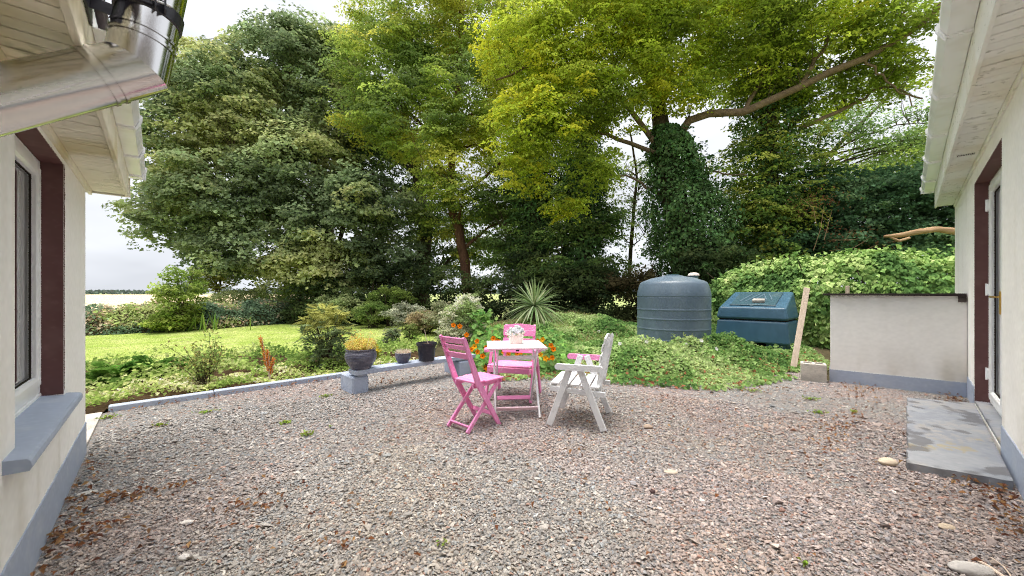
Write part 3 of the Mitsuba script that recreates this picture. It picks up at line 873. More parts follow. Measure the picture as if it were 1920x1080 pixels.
tb = thing('folding_table', 'small square folding table with a pale pink slatted top and white legs', 'table')
TM = mat4(.08, (.035, 4.14, 0))
for i in range(6):
    y = -.30 + i * .101
    part(tb, 'top_slat', box_at(-.31, .31, y, y + .094, .722, .74, .003), 'white_paint' if i in (1, 3, 4) else 'pale_pink_paint', M=TM)
for x in (-.27, .27):
    part(tb, 'top_batten', box_at(x - .02, x + .02, -.28, .285, .70, .7215, .003), 'white_paint', M=TM)
for s in (-1, 1):
    part(tb, 'leg', bar((s * .228, -.30, .012), (s * .228, .25, .705), .034, .02, (1, 0, 0)), 'white_paint', M=TM)
    part(tb, 'leg', bar((s * .205, .27, .012), (s * .205, -.26, .705), .034, .02, (1, 0, 0)), 'white_paint', M=TM)
part(tb, 'stretcher', bar((-.217, -.235, .10), (.217, -.235, .10), .045, .018, (0, 1, .6)), 'pale_pink_paint', M=TM)
part(tb, 'stretcher', bar((-.194, .21, .09), (.194, .21, .09), .045, .018, (0, 1, -.6)), 'pink_paint', M=TM)
part(tb, 'stretcher', bar((-.194, -.18, .62), (.194, -.18, .62), .045, .018, (0, 1, -.2)), 'white_paint', M=TM)
part(tb, 'latch', box_at(-.02, .015, -.308, -.3005, .706, .721, .002), 'dark_gap', M=TM)
PT = np.array([.045, 4.20, .7405])
pk = pot('table_planter', 'small cream planter of white flowers on the table', 'planter', PT, [(0, 0), (.074, 0), (.078, .004), (.086, .11), (.09, .112), (.091, .125), (.086, .127), (.082, .11)], 'white_ceramic', .105, .083)
part(pk, 'handle', tube([PT + [-.088, 0, .095], PT + [-.118, 0, .10], PT + [-.122, 0, .118], PT + [-.09, 0, .116]], .005, 6), 'white_ceramic')
n = 46
dd = unit(rng.normal(size=(n, 3)) * [1, 1, .7] + [0, 0, .55]); dd[:, 2] = abs(dd[:, 2])
cc = PT + [0, 0, .115] + dd * [.078, .078, .062]
m = 6
foliage(pk, 'flowers', leaves(np.repeat(cc, m, 0) + rng.normal(size=(n * m, 3)) * .010, np.repeat(dd, m, 0) + rng.normal(size=(n * m, 3)) * .35, .042, tint((.82, .84, .88), n * m, .06, .02), .8), 'petal')
foliage(pk, 'leaves', leaves(PT + [0, 0, .115] + unit(rng.normal(size=(90, 3)) + [0, 0, .4]) * [.088, .088, .05], rng.normal(size=(90, 3)) + [0, 0, 1], .03, tint((.10, .16, .05), 90), .6))

# ------------------------------------------------------------------ oil tank and coal bunker
ok = thing('oil_tank', 'round blue green plastic oil tank with ringed sides and domed top', 'oil tank')
OM = mat4(.3, (3.09, 7.2, 0))
prof = [(0, 1.64), (.17, 1.638), (.19, 1.628), (.40, 1.585), (.555, 1.525), (.588, 1.505), (.606, 1.47), (.632, 1.39), (.652, 1.30), (.656, 1.245), (.648, 1.236), (.648, 1.226), (.654, 1.220)]
for z in (1.0, .83, .645, .45, .28):
    prof += [(.652, z + .022), (.655, z + .014), (.659, z + .006), (.659, z - .006), (.655, z - .014), (.652, z - .022)]
prof += [(.640, .16), (.62, .12), (0, .12)]
part(ok, 'body', lathe(prof[::-1], 96), 'tank_plastic', 35, M=OM)
a = math.radians(30)
LC = np.array([.34, -.16, 0])
part(ok, 'vent_neck', xf(lathe([(0, 1.53), (.078, 1.53), (.082, 1.63), (.0, 1.63)], 32), mat4(0, LC)), 'tank_lid', 40, M=OM)
part(ok, 'vent_cap', xf(lathe([(0, 1.626), (.096, 1.631), (.102, 1.643), (.095, 1.668), (.06, 1.69), (0, 1.698)], 32), mat4(0, LC)), 'white_ceramic', 40, M=OM)
part(ok, 'filler_lid', xf(lathe([(0, 1.62), (.12, 1.62), (.122, 1.652), (.10, 1.66), (0, 1.663)], 32), mat4(0, (-.02, -.02, 0))), 'tank_lid', 40, M=OM)

ck = thing('coal_bunker', 'squat blue green plastic coal bunker with sloping lid', 'coal bunker')
# local frame: x to its right, y back, origin at the front right bottom corner
CX, CY = -DL, NL
CM = np.eye(4); CM[:2, 0] = CX; CM[:2, 1] = CY; CM[:3, 3] = [5.3, 7.2, .14]


def frustum(x0, x1, y0, y1, z0, X0, X1, Y0, Y1, z1, c=.03):
    pts = []
    for (a0, a1, b0, b1, z, d) in ((x0, x1, y0, y1, z0, 0), (x0, x1, y0, y1, z0, 1), (X0, X1, Y0, Y1, z1, 0), (X0, X1, Y0, Y1, z1, 1)):
        if d: pts += [(a0 + c, b0, z), (a1 - c, b0, z), (a0 + c, b1, z), (a1 - c, b1, z)]
        else: pts += [(a0, b0 + c, z), (a1, b0 + c, z), (a0, b1 - c, z), (a1, b1 - c, z)]
    return m3.Manifold.hull_points(np.array(pts, float))


def moulded(pts, r=.05):
    """Hull of small spheres: a moulded plastic body with round edges."""
    ic = np.array(trimesh.creation.icosphere(2, r).vertices)
    m = m3.Manifold.hull_points(np.vstack([ic + p for p in np.array(pts, float)]))
    return m


q_ = .05
corn = lambda x0, x1, y0, y1, z: [(x, y, z) for x in (x0 + q_, x1 - q_) for y in (y0 + q_, y1 - q_)]
body = moulded(corn(-1.24, -.02, .02, .98, .0) + corn(-1.24, -.02, .02, .98, .16)) + moulded(corn(-1.295, .035, -.045, 1.0, .20) + corn(-1.262, .002, -.012, .99, .555))
body -= m3.Manifold.cube([.42, .30, .19]).translate([-.78, -.1, -.02])
part(ck, 'body', body, 'bunker_plastic', 40, M=CM)
part(ck, 'hatch', box_at(-.77, -.37, .19, .205, .005, .165, .003), 'dark_gap', M=CM)
hood = moulded(corn(-1.268, .008, -.02, 1.0, .675) + corn(-1.235, -.025, .005, .98, .83) + corn(-1.19, -.07, .885, .97, 1.14), .05)
part(ck, 'hood', hood, 'bunker_plastic', 40, M=CM)
part(ck, 'seam_band', moulded(corn(-1.262, .002, -.012, .99, .614), .012), 'dark_gap', M=CM)
sl = math.atan2(.31, .84)
LM = np.eye(4); LM[1:3, 1] = [math.cos(sl), math.sin(sl)]; LM[1:3, 2] = [-math.sin(sl), math.cos(sl)]; LM[:3, 3] = [-.63, .125, .895]
LID = CM @ LM
lk = part(ck, 'lid', box_at(-.40, .40, .0, .74, .008, .036, .012), 'tank_lid', M=LID)
part(lk, 'lip', tube([(-.41, -.005, .022), (.41, -.005, .022)], .020, 10), 'tank_lid', 40, M=LID)
part(lk, 'catch', box_at(-.035, .035, -.05, -.018, -.005, .03, .008), 'tank_lid', M=LID)
for i, (x0, x1) in enumerate(((-.26, -.12), (-.16, .02), (-.04, .10), (.30, .18), (.20, .08))):
    part(lk, 'rib', bar((x0, .16 + (.1 if i > 2 else 0), .037), (x1, .62, .037), .026, .03, (1, 0, 0), .008), 'worn_rib', M=LID)
single('brick', 'worn pale brick lying on the lid of the coal bunker', 'brick', box_at(-.02, .195, .10, .20, .0365, .098, .01), 'concrete', M=LID)


# ------------------------------------------------------------------ gravel stones
def stone_mesh(r):
    p = unit(r.normal(size=(8, 3))) * r.uniform(.8, 1.15, (8, 1)) * [1, .74, .46]
    h = trimesh.convex.convex_hull(p)
    return np.array(h.vertices), np.array(h.faces)


def scatter(meshes, P, S, C, r, tilt=.35):
    """Copies of small meshes at P, turned at random: joined, with a colour each."""
    which = r.integers(0, len(meshes), len(P))
    out = []
    for i, (v, f) in enumerate(meshes):
        k = np.flatnonzero(which == i)
        if not len(k): continue
        a = r.random(len(k)) * 6.283
        c, s_ = np.cos(a), np.sin(a)
        Rz = np.zeros((len(k), 3, 3)); Rz[:, 0, 0] = c; Rz[:, 0, 1] = -s_; Rz[:, 1, 0] = s_; Rz[:, 1, 1] = c; Rz[:, 2, 2] = 1
        t = r.normal(size=len(k)) * tilt
        Rx = np.zeros_like(Rz); Rx[:, 0, 0] = 1; Rx[:, 1, 1] = np.cos(t); Rx[:, 1, 2] = -np.sin(t); Rx[:, 2, 1] = np.sin(t); Rx[:, 2, 2] = np.cos(t)
        R = Rx @ Rz
        vv = np.einsum('kij,nj->kni', R, v) * S[k][:, None, None] + P[k][:, None]
        out.append((vv.reshape(-1, 3), (f[None] + (np.arange(len(k)) * len(v))[:, None, None]).reshape(-1, 3), np.repeat(C[k], len(v), 0)))
    return cat(out)


g = np.random.default_rng(11)


def yard_points(n, r0, r1):
    d = np.sqrt(g.uniform(r0 ** 2, r1 ** 2, n)); a = g.uniform(-.98, .98, n)
    p = np.stack([d * np.sin(a), d * np.cos(a)], 1)
    ab = np.stack([p @ NL, p @ DL], 1)
    ok = (ab[:, 0] > -.41) & (ab[:, 1] > -.48) & (ab[:, 1] < 5.98) & (ab[:, 0] < 7.2)
    return p[ok]


def stone_colours(p):
    n = len(p)
    grey = np.array([.34, .30, .285]); pal = np.array([[.39, .355, .34], [.285, .275, .28], [.33, .285, .27], [.27, .29, .32], [.47, .43, .41], [.42, .35, .30], [.34, .185, .14], [.64, .61, .58], [.18, .15, .15]])
    pr = np.array([.27, .18, .12, .12, .15, .07, .035, .03, .025])
    c = pal[g.choice(len(pal), n, p=pr / pr.sum())]
    q = np.c_[p * .9, np.full(n, 3.)]
    red = np.clip((meshkit.fbm(q, 3, 5) - .48) * 5, 0, 1)[:, None]
    c = c * (0.82 + .40 * meshkit.fbm(np.c_[p * 1.6, np.full(n, 8.)], 4, 15))[:, None]
    tan = np.clip((meshkit.fbm(np.c_[p * 1.1, np.full(n, 5.)], 3, 25) - .45) * 4, 0, 1)[:, None]
    c = c * (1 + tan * np.array([.05, .0, -.08]))
    c = c * .72 + np.array([.335, .305, .292]) * .28
    c = c * (1 + red * np.array([.08, -.03, -.03]))
    return np.clip(c * np.array([.83, .855, .84]) * np.exp(g.normal(size=(n, 1)) * .15), .02, .78)


tmpl = [stone_mesh(g) for _ in range(10)]
pts = np.vstack([yard_points(86000, 1.2, 3.3), yard_points(44000, 3.3, 5.2), yard_points(9000, 5.2, 7.4)])
dist = np.linalg.norm(pts, axis=1)
sz = g.lognormal(np.log(.0088), .38, len(pts)) * (1 + .12 * np.clip(dist - 2.5, 0, 3))
zz = sz * .22 + g.uniform(-.002, .006, len(pts))
vfc = scatter(tmpl, np.c_[pts, zz], sz, stone_colours(pts), g)
k = thing('gravel', 'loose grey, tan and rusty chips of gravel covering the yard', 'gravel', kind='stuff')
put(k, vfc[:2], 'stone_colour', color=vfc[2])

# larger loose stones that stand out
def cobble(label, loc, s, col, yaw=0., cat_='stone'):
    m = trimesh.creation.icosphere(3)
    v = np.array(m.vertices); v = v * (1 + .22 * (meshkit.fbm(v * 1.7 + loc[0] * 7, 3, 2) - .5))[:, None] * s
    k = thing('stone', label, cat_)
    put(k, trimesh.Trimesh(v, m.faces, process=False), rough(col, .7, .3), smooth=True, M=mat4(yaw, loc))


def gp(u, v, z=0.0):
    return ground_at(u, v, z)


cobble('rounded cream cobble lying on the gravel beside the step', gp(1665, 866, .02), np.array([.062, .042, .03]), (.56, .47, .36))
cobble('large smooth pale grey stone at the bottom right corner', gp(1822, 1068, .018), np.array([.085, .038, .03]), (.44, .42, .40), -.25)
cobble('flat tan stone half sunk in gravel', gp(1775, 988, .008), np.array([.042, .026, .014]), (.44, .36, .27))
cobble('thin pale slate chip near the low wing wall', gp(163, 924, .012), np.array([.05, .03, .006]), (.42, .40, .37), .5)
cobble('small white flint flake on the gravel', gp(349, 979, .012), np.array([.036, .017, .009]), (.58, .54, .50), .3)
cobble('white quartz pebble on the gravel', gp(345, 1045, .012), np.array([.026, .019, .014]), (.58, .55, .52))
cobble('small brown stone right of the white armchair', gp(1215, 800, .015), np.array([.045, .03, .022]), (.36, .28, .22))
cobble('flat beige stone on the gravel right of the yard centre', gp(1258, 885, .008), np.array([.05, .03, .012]), (.45, .38, .31))
cobble('dark round pebble on the gravel', gp(1224, 922, .012), np.array([.017, .015, .014]), (.06, .035, .035))
p0, p1 = gp(1832, 1050, .02), gp(1880, 1082, .03)
single('stick', 'straight whitish stick lying beside the pale stone', 'stick', tube([p0, (p0 + p1) / 2 + [.004, 0, .004], p1 + (p1 - p0) * .8], [.005, .007, .007], 7), 'plain_wood')
p0, p1 = gp(1858, 1045, .012), gp(1900, 1086, .02)
single('twig', 'thin tan twig beside the whitish stick', 'twig', tube([p0, (p0 + p1) / 2 + [.01, 0, .006], p1], [.0025, .003, .003], 6), 'plain_wood')

# fallen leaves: along the step, against both walls and in drifts on the gravel
fl_p = []
def drift(n, c, sx, sy, yaw=0.):
    q = g.normal(size=(n, 2)) * [sx, sy]
    c_, s_ = math.cos(yaw), math.sin(yaw)
    fl_p.append(q @ np.array([[c_, s_], [-s_, c_]]) + np.asarray(c)[:2])


for a, b, n, sa, sb in ((4.0, -.37, 90, .34, .05), (4.05, -.30, 40, .3, .07), (3.5, -.42, 60, .25, .05), (7.0, -.36, 60, .2, .06), (6.6, .45, 45, .5, .12), (5.2, .42, 40, .5, .07), (4.5, .47, 60, .35, .06), (6.8, .5, 40, .4, .1)):
    q = g.normal(size=(n, 2)) * [sa, sb] + [a, b]
    fl_p.append(np.stack([F(x, y)[:2] for x, y in q]))
for b0, b1, n in ((1.3, 2.2, 70), (2.2, 3.4, 60), (3.4, 4.6, 25)):
    q = np.c_[AW + .02 + abs(g.normal(size=n)) * .07, g.uniform(b0, b1, n)]
    fl_p.append(np.stack([F(x, y)[:2] for x, y in q]))
drift(52, gp(220, 940), .17, .035, .12); drift(30, gp(320, 918), .10, .02, .4); drift(16, gp(470, 957), .07, .03); drift(16, gp(640, 1020), .10, .04)
drift(25, gp(180, 1005), .06, .05); drift(40, gp(460, 965), .35, .2); drift(30, gp(115, 1010), .05, .05)
drift(110, gp(1200, 800), 1.3, .7); drift(90, gp(1450, 850), .9, .6); drift(60, gp(700, 950), 1.0, .5)
for t in np.linspace(0, 1, 14): drift(8, F(-.3 + 2.2 * t, 5.93), .08, .03)
drift(60, gp(720, 720), .25, .08, .7); drift(110, gp(1300, 728), .7, .1, -.2)
q = np.vstack(fl_p); n = len(q)
ab = np.stack([q @ NL, q @ DL], 1)
q = q[(ab[:, 0] > AW + .012) & (ab[:, 1] > BW + .012) & ~((ab[:, 0] < 1.2) & (ab[:, 1] > 5.97))]; n = len(q)
pal = np.array([[.22, .10, .05], [.29, .155, .075], [.15, .066, .04], [.35, .22, .11], [.20, .12, .07], [.12, .055, .04]])
lv = leaves(np.c_[q, g.uniform(.014, .045, n)], g.normal(size=(n, 3)) * .55 + [0, 0, 1], g.uniform(.018, .044, n), tint((1, 1, 1), n, .2, .06, g) * pal[g.integers(0, 6, n)], .55, .5, r=g)
k = thing('fallen_leaves', 'rusty brown fallen leaves drifted along the step, walls and kerb', 'fallen leaves', kind='stuff')
put(k, lv[:2], 'leaf', color=np.clip(lv[2], .01, .8))

# green weeds in the gravel
wl = ['flat', 'low', 'spreading']
for i, (u, v, s, txt) in enumerate(((535, 795, .05, 'small green weed in the gravel left of the pink folding chair'), (577, 817, .06, 'pale green weed in the gravel below the kerb side weed'), (610, 745, .07, 'green weed beside the grey bench block'), (383, 775, .09, 'low green weed near the kerb in the gravel'),
                                   (300, 800, .05, 'tiny weed in the gravel close to the low wing'), (200, 785, .09, 'yellowish weed tuft beside the concrete path'), (832, 1024, .03, 'single bright green seedling in the bottom centre gravel'), (1509, 1063, .022, 'tiny green seedling at the bottom right gravel'),
                                   (1410, 735, .09, 'green weed in the gravel in front of the coal bunker'), (1535, 775, .08, 'low weed patch in the gravel left of the step'), (1520, 750, .10, 'weed patch in the gravel below the concrete block'), (1600, 775, .04, 'upright little weed in the gravel near the step corner'), (620, 803, .03, 'little weed right of the small green weed'))):
    c = gp(u, v); n = 26 if s > .035 else 9
    q = c + g.normal(size=(n, 3)) * [s * .5, s * .4, .003]; q[:, 2] = g.uniform(.012, .03, n)
    k = thing('weed', txt, 'weed', group='weeds in the gravel')
    part(k, 'stem', join([tube([c, c + [0, 0, .01], q_], .0014, 4, False) for q_ in q]), 'bark', kind='stuff')
    lv = leaves(q, g.normal(size=(n, 3)) * .5 + [0, -.2, 1], .03 if s > .035 else .022, tint((.17, .24, .04), n, .2, .1, g), .6, r=g)
    foliage(k, 'leaves', lv)

# ------------------------------------------------------------------ lawn, field, far hedges
lawn_pts = [(-24, 5.2), (-8.6, 5.6), (-6.9, 6.9), (-5.4, 7.7), (-4.0, 8.0), (-2.2, 8.3), (-1.3, 9.2), (-1.55, 12.6), (-2.7, 14.6), (-5.5, 16.0), (-9.2, 17.2), (-11.0, 13.3), (-13.2, 11.3), (-24, 7.6)]
struct('lawn', 'smooth bright mown lawn beyond the flower bed', poly_sheet(lawn_pts, .028), 'lawn_grass')
import shapely
lp = shapely.Polygon(lawn_pts); shapely.prepare(lp)
q = np.c_[g.uniform(-16, -1, 150000), 5.3 + 11 * g.random(150000) ** 1.6]
q = q[shapely.contains_xy(lp, q[:, 0], q[:, 1])]; n = len(q)
bl = blades(np.c_[q, np.full(n, .025)], g.normal(size=(n, 3)) * .5 + [0, 0, 1], g.uniform(.025, .05, n), .009, tint((.23, .30, .065), n, .22, .1, g), .3, 1, g)
k = thing('grass', 'short mown grass blades of the lawn', 'grass', kind='stuff')
put(k, bl[:2], 'leaf', color=np.clip(bl[2], .01, .8))
struct('wheat_field', 'flat tan stubble field beyond the garden bank', (np.array([[-700, 30, .0], [-17, 30, .0], [-150, 330, .3], [-700, 330, .3]]), np.array([[0, 1, 2], [0, 2, 3]])), 'wheat')
struct('field', 'green field behind the trees on the right', (np.array([[-16.9, 30, .0], [400, 30, .0], [700, 330, .3], [-149, 330, .3]]), np.array([[0, 1, 2], [0, 2, 3]])), 'meadow')
n = 9000
x = g.uniform(-560, 520, n); hh = 3.2 + 7.5 * np.clip(meshkit.fbm(np.c_[x * .018, x * 0, x * 0], 3, 4) - .38, 0, 1) * 2.4
y = 335 + g.normal(size=n) * 6
zz = hh * g.random(n) ** .7 * 1.2
lv = leaves(np.c_[x, y, zz], g.normal(size=(n, 3)) + [0, -.5, .7], g.uniform(1.4, 3.2, n), tint((.075, .10, .085), n, .2, .05, g), .8, r=g)
k = thing('far_hedgerow', 'hazy dark hedgerow along the far edge of the fields', 'hedgerow', kind='stuff')
put(k, lv[:2], 'leaf', color=np.clip(lv[2], .01, .8))

# ------------------------------------------------------------------ foliage volumes
def clump_leaves(C, R, n, base, size, r, flat=.38, droop=.25, up=1.0, var=.13, hue=.05, asp=.62, out=.5, centre=None, clumpvar=.2, gen=leaves):
    """Leaves in clumps: each a drooping pad of n leaves about a point of C with radius R, its tone its own."""
    m = len(C)
    R = np.broadcast_to(R, (m,))
    k = m * n
    a = r.random(k) * 6.283; q = np.sqrt(r.random(k))
    Rk = np.repeat(R, n)
    off = np.stack([np.cos(a) * q * Rk, np.sin(a) * q * Rk, r.normal(size=k) * .5 * flat * Rk * (1.15 - q) - droop * Rk * q ** 2], 1)
    tiltv = np.repeat(r.normal(size=(m, 2)) * .25, n, 0)
    off[:, 2] += (off[:, :2] * tiltv).sum(1)
    P = np.repeat(C, n, 0) + off
    N = r.normal(size=(k, 3)) * .55 + [0, 0, up]
    N[:, :2] += off[:, :2] / Rk[:, None] * out
    if centre is not None: N += unit(np.repeat(C - centre, n, 0)) * .45
    tone = np.repeat(tint(base, m, clumpvar, hue, r), n, 0) if np.ndim(base) == 1 else np.repeat(base * np.exp(r.normal(size=(m, 1)) * clumpvar), n, 0)
    return gen(P, N, size * np.exp(r.normal(size=k) * .22), tone * np.exp(r.normal(size=(k, 1)) * var) * (1 + r.normal(size=(k, 3)) * .03), asp, r=r)


def shell_points(ells, n, r, inner=.55, cutz=None):
    """Points in the outer shell of a union of ellipsoids [(centre, radii)], and the centre each belongs to."""
    vol = np.array([np.prod(e[1]) ** (2 / 3) for e in ells]); k = r.choice(len(ells), n, p=vol / vol.sum())
    c = np.array([e[0] for e in ells])[k]; R = np.array([e[1] for e in ells])[k]
    d = unit(r.normal(size=(n, 3)))
    q = r.uniform(inner ** 3, 1, (n, 1)) ** (1 / 3) * (1 + r.normal(size=(n, 1)) * .05)
    return c + d * R * q, c


def E(u, v, y, rx, ry, rz):
    return (at(u, v, y), np.array([rx, ry, rz], float))


def limbs(trunk, targets, r, rad=.1, n=10, bend=.18):
    """Limbs from a trunk polyline out to target points."""
    trunk = np.asarray(trunk, float); out = []
    L = np.linalg.norm(np.diff(trunk, axis=0), axis=1).cumsum(); L = np.r_[0, L]
    for t in targets:
        z0 = np.clip(t[2] - np.linalg.norm(t[:2] - trunk[-1, :2]) * .75, trunk[0, 2] + 1.2, trunk[-1, 2] - .1)
        s = np.array([np.interp(z0, trunk[:, 2], trunk[:, i]) for i in range(3)])
        w = np.linspace(0, 1, n)[:, None]
        mid = (s + t) / 2 + r.normal(size=3) * bend * np.linalg.norm(t - s) * .5 + [0, 0, .12 * np.linalg.norm(t - s)]
        p = s * (1 - w) ** 2 + 2 * mid * w * (1 - w) + t * w ** 2
        p[1:-1] += r.normal(size=(n - 2, 3)) * .03
        out.append((p, np.linspace(rad, rad * .25, n)))
    return out


def twigs(lim, C, r, rad=.018):
    """Thin twigs from the nearest point of the limbs to each clump."""
    nodes = np.vstack([p[2:] for p, _ in lim]); out = []
    from scipy.spatial import cKDTree
    kd = cKDTree(nodes)
    for c in C:
        j = kd.query(c - [0, 0, .4])[1]
        s = nodes[j]; w = np.linspace(0, 1, 5)[:, None]
        m = (s + c) / 2 + r.normal(size=3) * .12 * np.linalg.norm(c - s) + [0, 0, .1]
        out.append(tube(s * (1 - w) ** 2 + 2 * m * w * (1 - w) + c * w ** 2, np.linspace(rad, rad * .35, 5), 4, False))
    return join(out)


def tree(name, label, trunk, rad, ells, nclump, nleaf, R, base, size, seed, bark='bark', nlimb=9, twig=160, mat='leaf', flat=.38, droop=.25, hole=None, tips=None, inner=.5, gaps=.36, **kw):
    r = np.random.default_rng(seed)
    k = thing(name, label, 'tree')
    trunk = np.asarray(trunk, float)
    w = np.linspace(0, 1, 3 * len(trunk))
    tp = np.stack([np.interp(w, np.linspace(0, 1, len(trunk)), trunk[:, i]) for i in range(3)], 1)
    tp[1:-1] += r.normal(size=(len(tp) - 2, 3)) * rad * .12
    tr = np.linspace(rad, rad * .35, len(tp)); tr[0] *= 1.35
    part(k, 'trunk', tube(tp, tr, 14), bark, True)
    C, cen = shell_points(ells, int(nclump * 1.6), r, inner)
    keep = meshkit.fbm(C * .55, 3, seed) > gaps
    if hole is not None:
        pu, pv = 960 + 703 * C[:, 0] / C[:, 1], 550 - 703 * (C[:, 2] - EYE) / C[:, 1]
    C, cen = C[keep][:nclump], cen[keep][:nclump]
    if hole is not None:
        m = np.ones(len(C), bool)
        for h in hole:
            m &= (((C - h[0]) / h[1]) ** 2).sum(1) > 1
        C, cen = C[m], cen[m]
    lim = limbs(tp, C[r.choice(len(C), min(nlimb, len(C)), replace=False)], r, rad * .34)
    for p, q in lim:
        part(k, 'branch', tube(p, q, 8, False), bark, True)
    part(k, 'twigs', twigs(lim, C[r.choice(len(C), min(twig, len(C)), replace=False)], r), bark, kind='stuff')
    col = np.asarray(base, float)
    if col.ndim == 2:
        pick = meshkit.fbm(C * .35 + seed, 3, seed + 1)
        pick = np.argsort(np.argsort(pick + r.normal(size=len(C)) * .05)) / len(C)
        col = col[np.minimum((pick * len(col)).astype(int), len(col) - 1)]
    foliage(k, 'crown', clump_leaves(C, R * np.exp(r.normal(size=len(C)) * .25), nleaf, col, size, r, flat, droop, centre=cen, **kw), mat)
    if tips is not None:
        foliage(k, 'spray', clump_leaves(np.array(tips[0]), tips[1], nleaf, np.asarray(tips[2]), size, r, .3, .35, **kw), mat)
    return k, tp, r


def ivy_column(k, path, R, n, seed, base=(.040, .072, .026), size=.095, name='ivy'):
    """Ivy leaves hugging a trunk at radius R (list along the path), bulging unevenly."""
    r = np.random.default_rng(seed)
    path = np.asarray(path, float)
    w = r.random(n)
    c = np.stack([np.interp(w, np.linspace(0, 1, len(path)), path[:, i]) for i in range(3)], 1)
    Rr = np.interp(w, np.linspace(0, 1, len(R)), R)
    a = r.random(n) * 6.283
    d = np.stack([np.cos(a), np.sin(a), np.zeros(n)], 1)
    bul = .35 + 1.25 * meshkit.fbm(np.c_[c[:, :2] + d[:, :2] * Rr[:, None], c[:, 2] * .9] * 1.1, 3, seed)
    P = c + d * (Rr * bul * r.uniform(.30, 1.0, n) ** .55)[:, None]
    N = d * .8 + r.normal(size=(n, 3)) * .4 + [0, 0, .5]
    D = np.array([0, 0, -1.0]) + r.normal(size=(n, 3)) * .5
    tone = tint(base, n, .3, .08, r) * (0.8 + .9 * meshkit.fbm(P * 1.8, 2, seed + 3))[:, None]
    foliage(k, name, leaves(P, N, size * np.exp(r.normal(size=n) * .25), tone, .85, .15, D, r), 'glossy_leaf')
    m = max(30, n // 260)                                     # side shoots that stand out of the mass
    j = r.choice(n, m, replace=False)
    foliage(k, name, clump_leaves(c[j] + d[j] * (Rr[j] * r.uniform(.75, 1.2, m))[:, None], .30, 46, np.array(base) * 1.1, size, r, .6, .5, asp=.85), 'glossy_leaf')


# ---- 1: the grey green maple on the left
tree('maple_tree', 'broad grey green maple tree on the left with foliage down to the garden bank',
     [at(620, 585, 19.5), at(615, 430, 19.5), at(590, 300, 19.5), at(560, 170, 19.5)], .38,
     [E(440, 190, 18.5, 2.9, 2.6, 2.4), E(545, 120, 19.5, 2.9, 2.6, 1.9), E(345, 270, 18, 2.0, 2.2, 2.4), E(430, 360, 17.5, 2.9, 2.6, 2.0), E(560, 330, 18, 2.8, 2.6, 2.2), E(335, 400, 17.5, 1.7, 1.9, 1.5),
      E(470, 465, 17.2, 2.6, 2.2, 1.2), E(640, 430, 17.2, 2.3, 2, 1.7), E(700, 370, 16.6, 1.9, 1.6, 1.2), E(630, 215, 19.5, 2.2, 2.2, 2.1), E(610, 495, 17.2, 2.4, 2, 1.0), E(385, 135, 19, 2.0, 1.8, 1.3), E(480, 250, 18.5, 2.4, 2.2, 1.8), E(600, 90, 20, 2.2, 2, 1.2), E(720, 490, 17.4, 1.8, 1.6, 1.2)],
     1500, 116, .72, [(.066, .086, .047), (.080, .102, .054), (.102, .124, .062), (.128, .146, .070), (.140, .148, .068)], .160, 21, nlimb=14, twig=420, flat=.50, droop=.38, inner=.70, asp=.78, gaps=.27)
# ---- 2: tall yellow green hornbeam in the middle
k2, tp, r2_ = tree('hornbeam_tree', 'tall yellow green hornbeam tree with bare reddish trunk behind the middle of the garden',
     [at(884, 590, 17), at(868, 470, 17), at(845, 380, 17), at(850, 250, 17), at(865, 60, 17), at(870, -120, 17)], .25,
     [E(720, 120, 17, 2.4, 2.2, 1.5), E(800, 60, 17.5, 2.2, 2.2, 1.7), E(900, 30, 17.5, 2.5, 2.4, 2.4), E(780, 220, 16, 2.3, 2, 1.7), E(880, 190, 16.5, 2.3, 2, 2.2), E(700, 210, 17, 1.7, 1.6, 1.2), E(850, -130, 18, 3.6, 3, 2.4), E(720, 40, 18, 1.6, 1.6, .9),
      E(950, 260, 16.5, 1.8, 1.6, 1.6), E(860, 350, 15.8, 1.5, 1.0, .9), E(980, 130, 17.5, 1.8, 1.7, 2.0), E(840, 280, 15.4, 1.6, 1.0, 1.2), E(900, 430, 17.8, 1.8, 1.2, .9), E(960, 380, 17.2, 1.6, 1.2, 1.0), E(930, 470, 18, 2.0, 1.2, .7), E(820, 400, 17.6, 1.5, 1.1, 1.0), E(1010, 430, 17.6, 1.4, 1.1, .9)],
     2050, 92, .55, [(.064, .090, .028), (.090, .120, .030), (.118, .148, .034), (.150, .170, .036), (.20, .20, .042)], .115, 22, bark='red_bark', nlimb=14, twig=320, flat=.26, droop=.42, inner=.6)
# ---- 3: the golden beech with a long limb over the yard's right
k3 = thing('beech_tree', 'golden green beech tree with ivy clad trunk and long curving limb on the right', 'tree')
r3 = np.random.default_rng(33)
tk = [at(1290, 600, 13), at(1285, 480, 13), at(1265, 380, 13), at(1245, 290, 13), at(1235, 200, 13.2), at(1210, 90, 13.4), at(1200, -60, 13.6)]
part(k3, 'trunk', tube(tk, [.55, .46, .40, .34, .24, .18, .1], 16), 'bark', True)
LB = [at(1243, 300, 13), at(1268, 262, 12.8), at(1292, 226, 12.6), at(1330, 213, 12.4), at(1395, 210, 12.1), at(1440, 190, 11.9), at(1500, 163, 11.6), at(1560, 133, 11.3), at(1620, 110, 11.1), at(1680, 76, 10.9), at(1725, 48, 10.7), at(1775, 0, 10.5), at(1860, -90, 10.2)]
lrad = [.16, .145, .13, .12, .115, .11, .10, .095, .09, .08, .075, .07, .05]
part(k3, 'limb', tube(LB, lrad, 14), 'limb_bark', True)
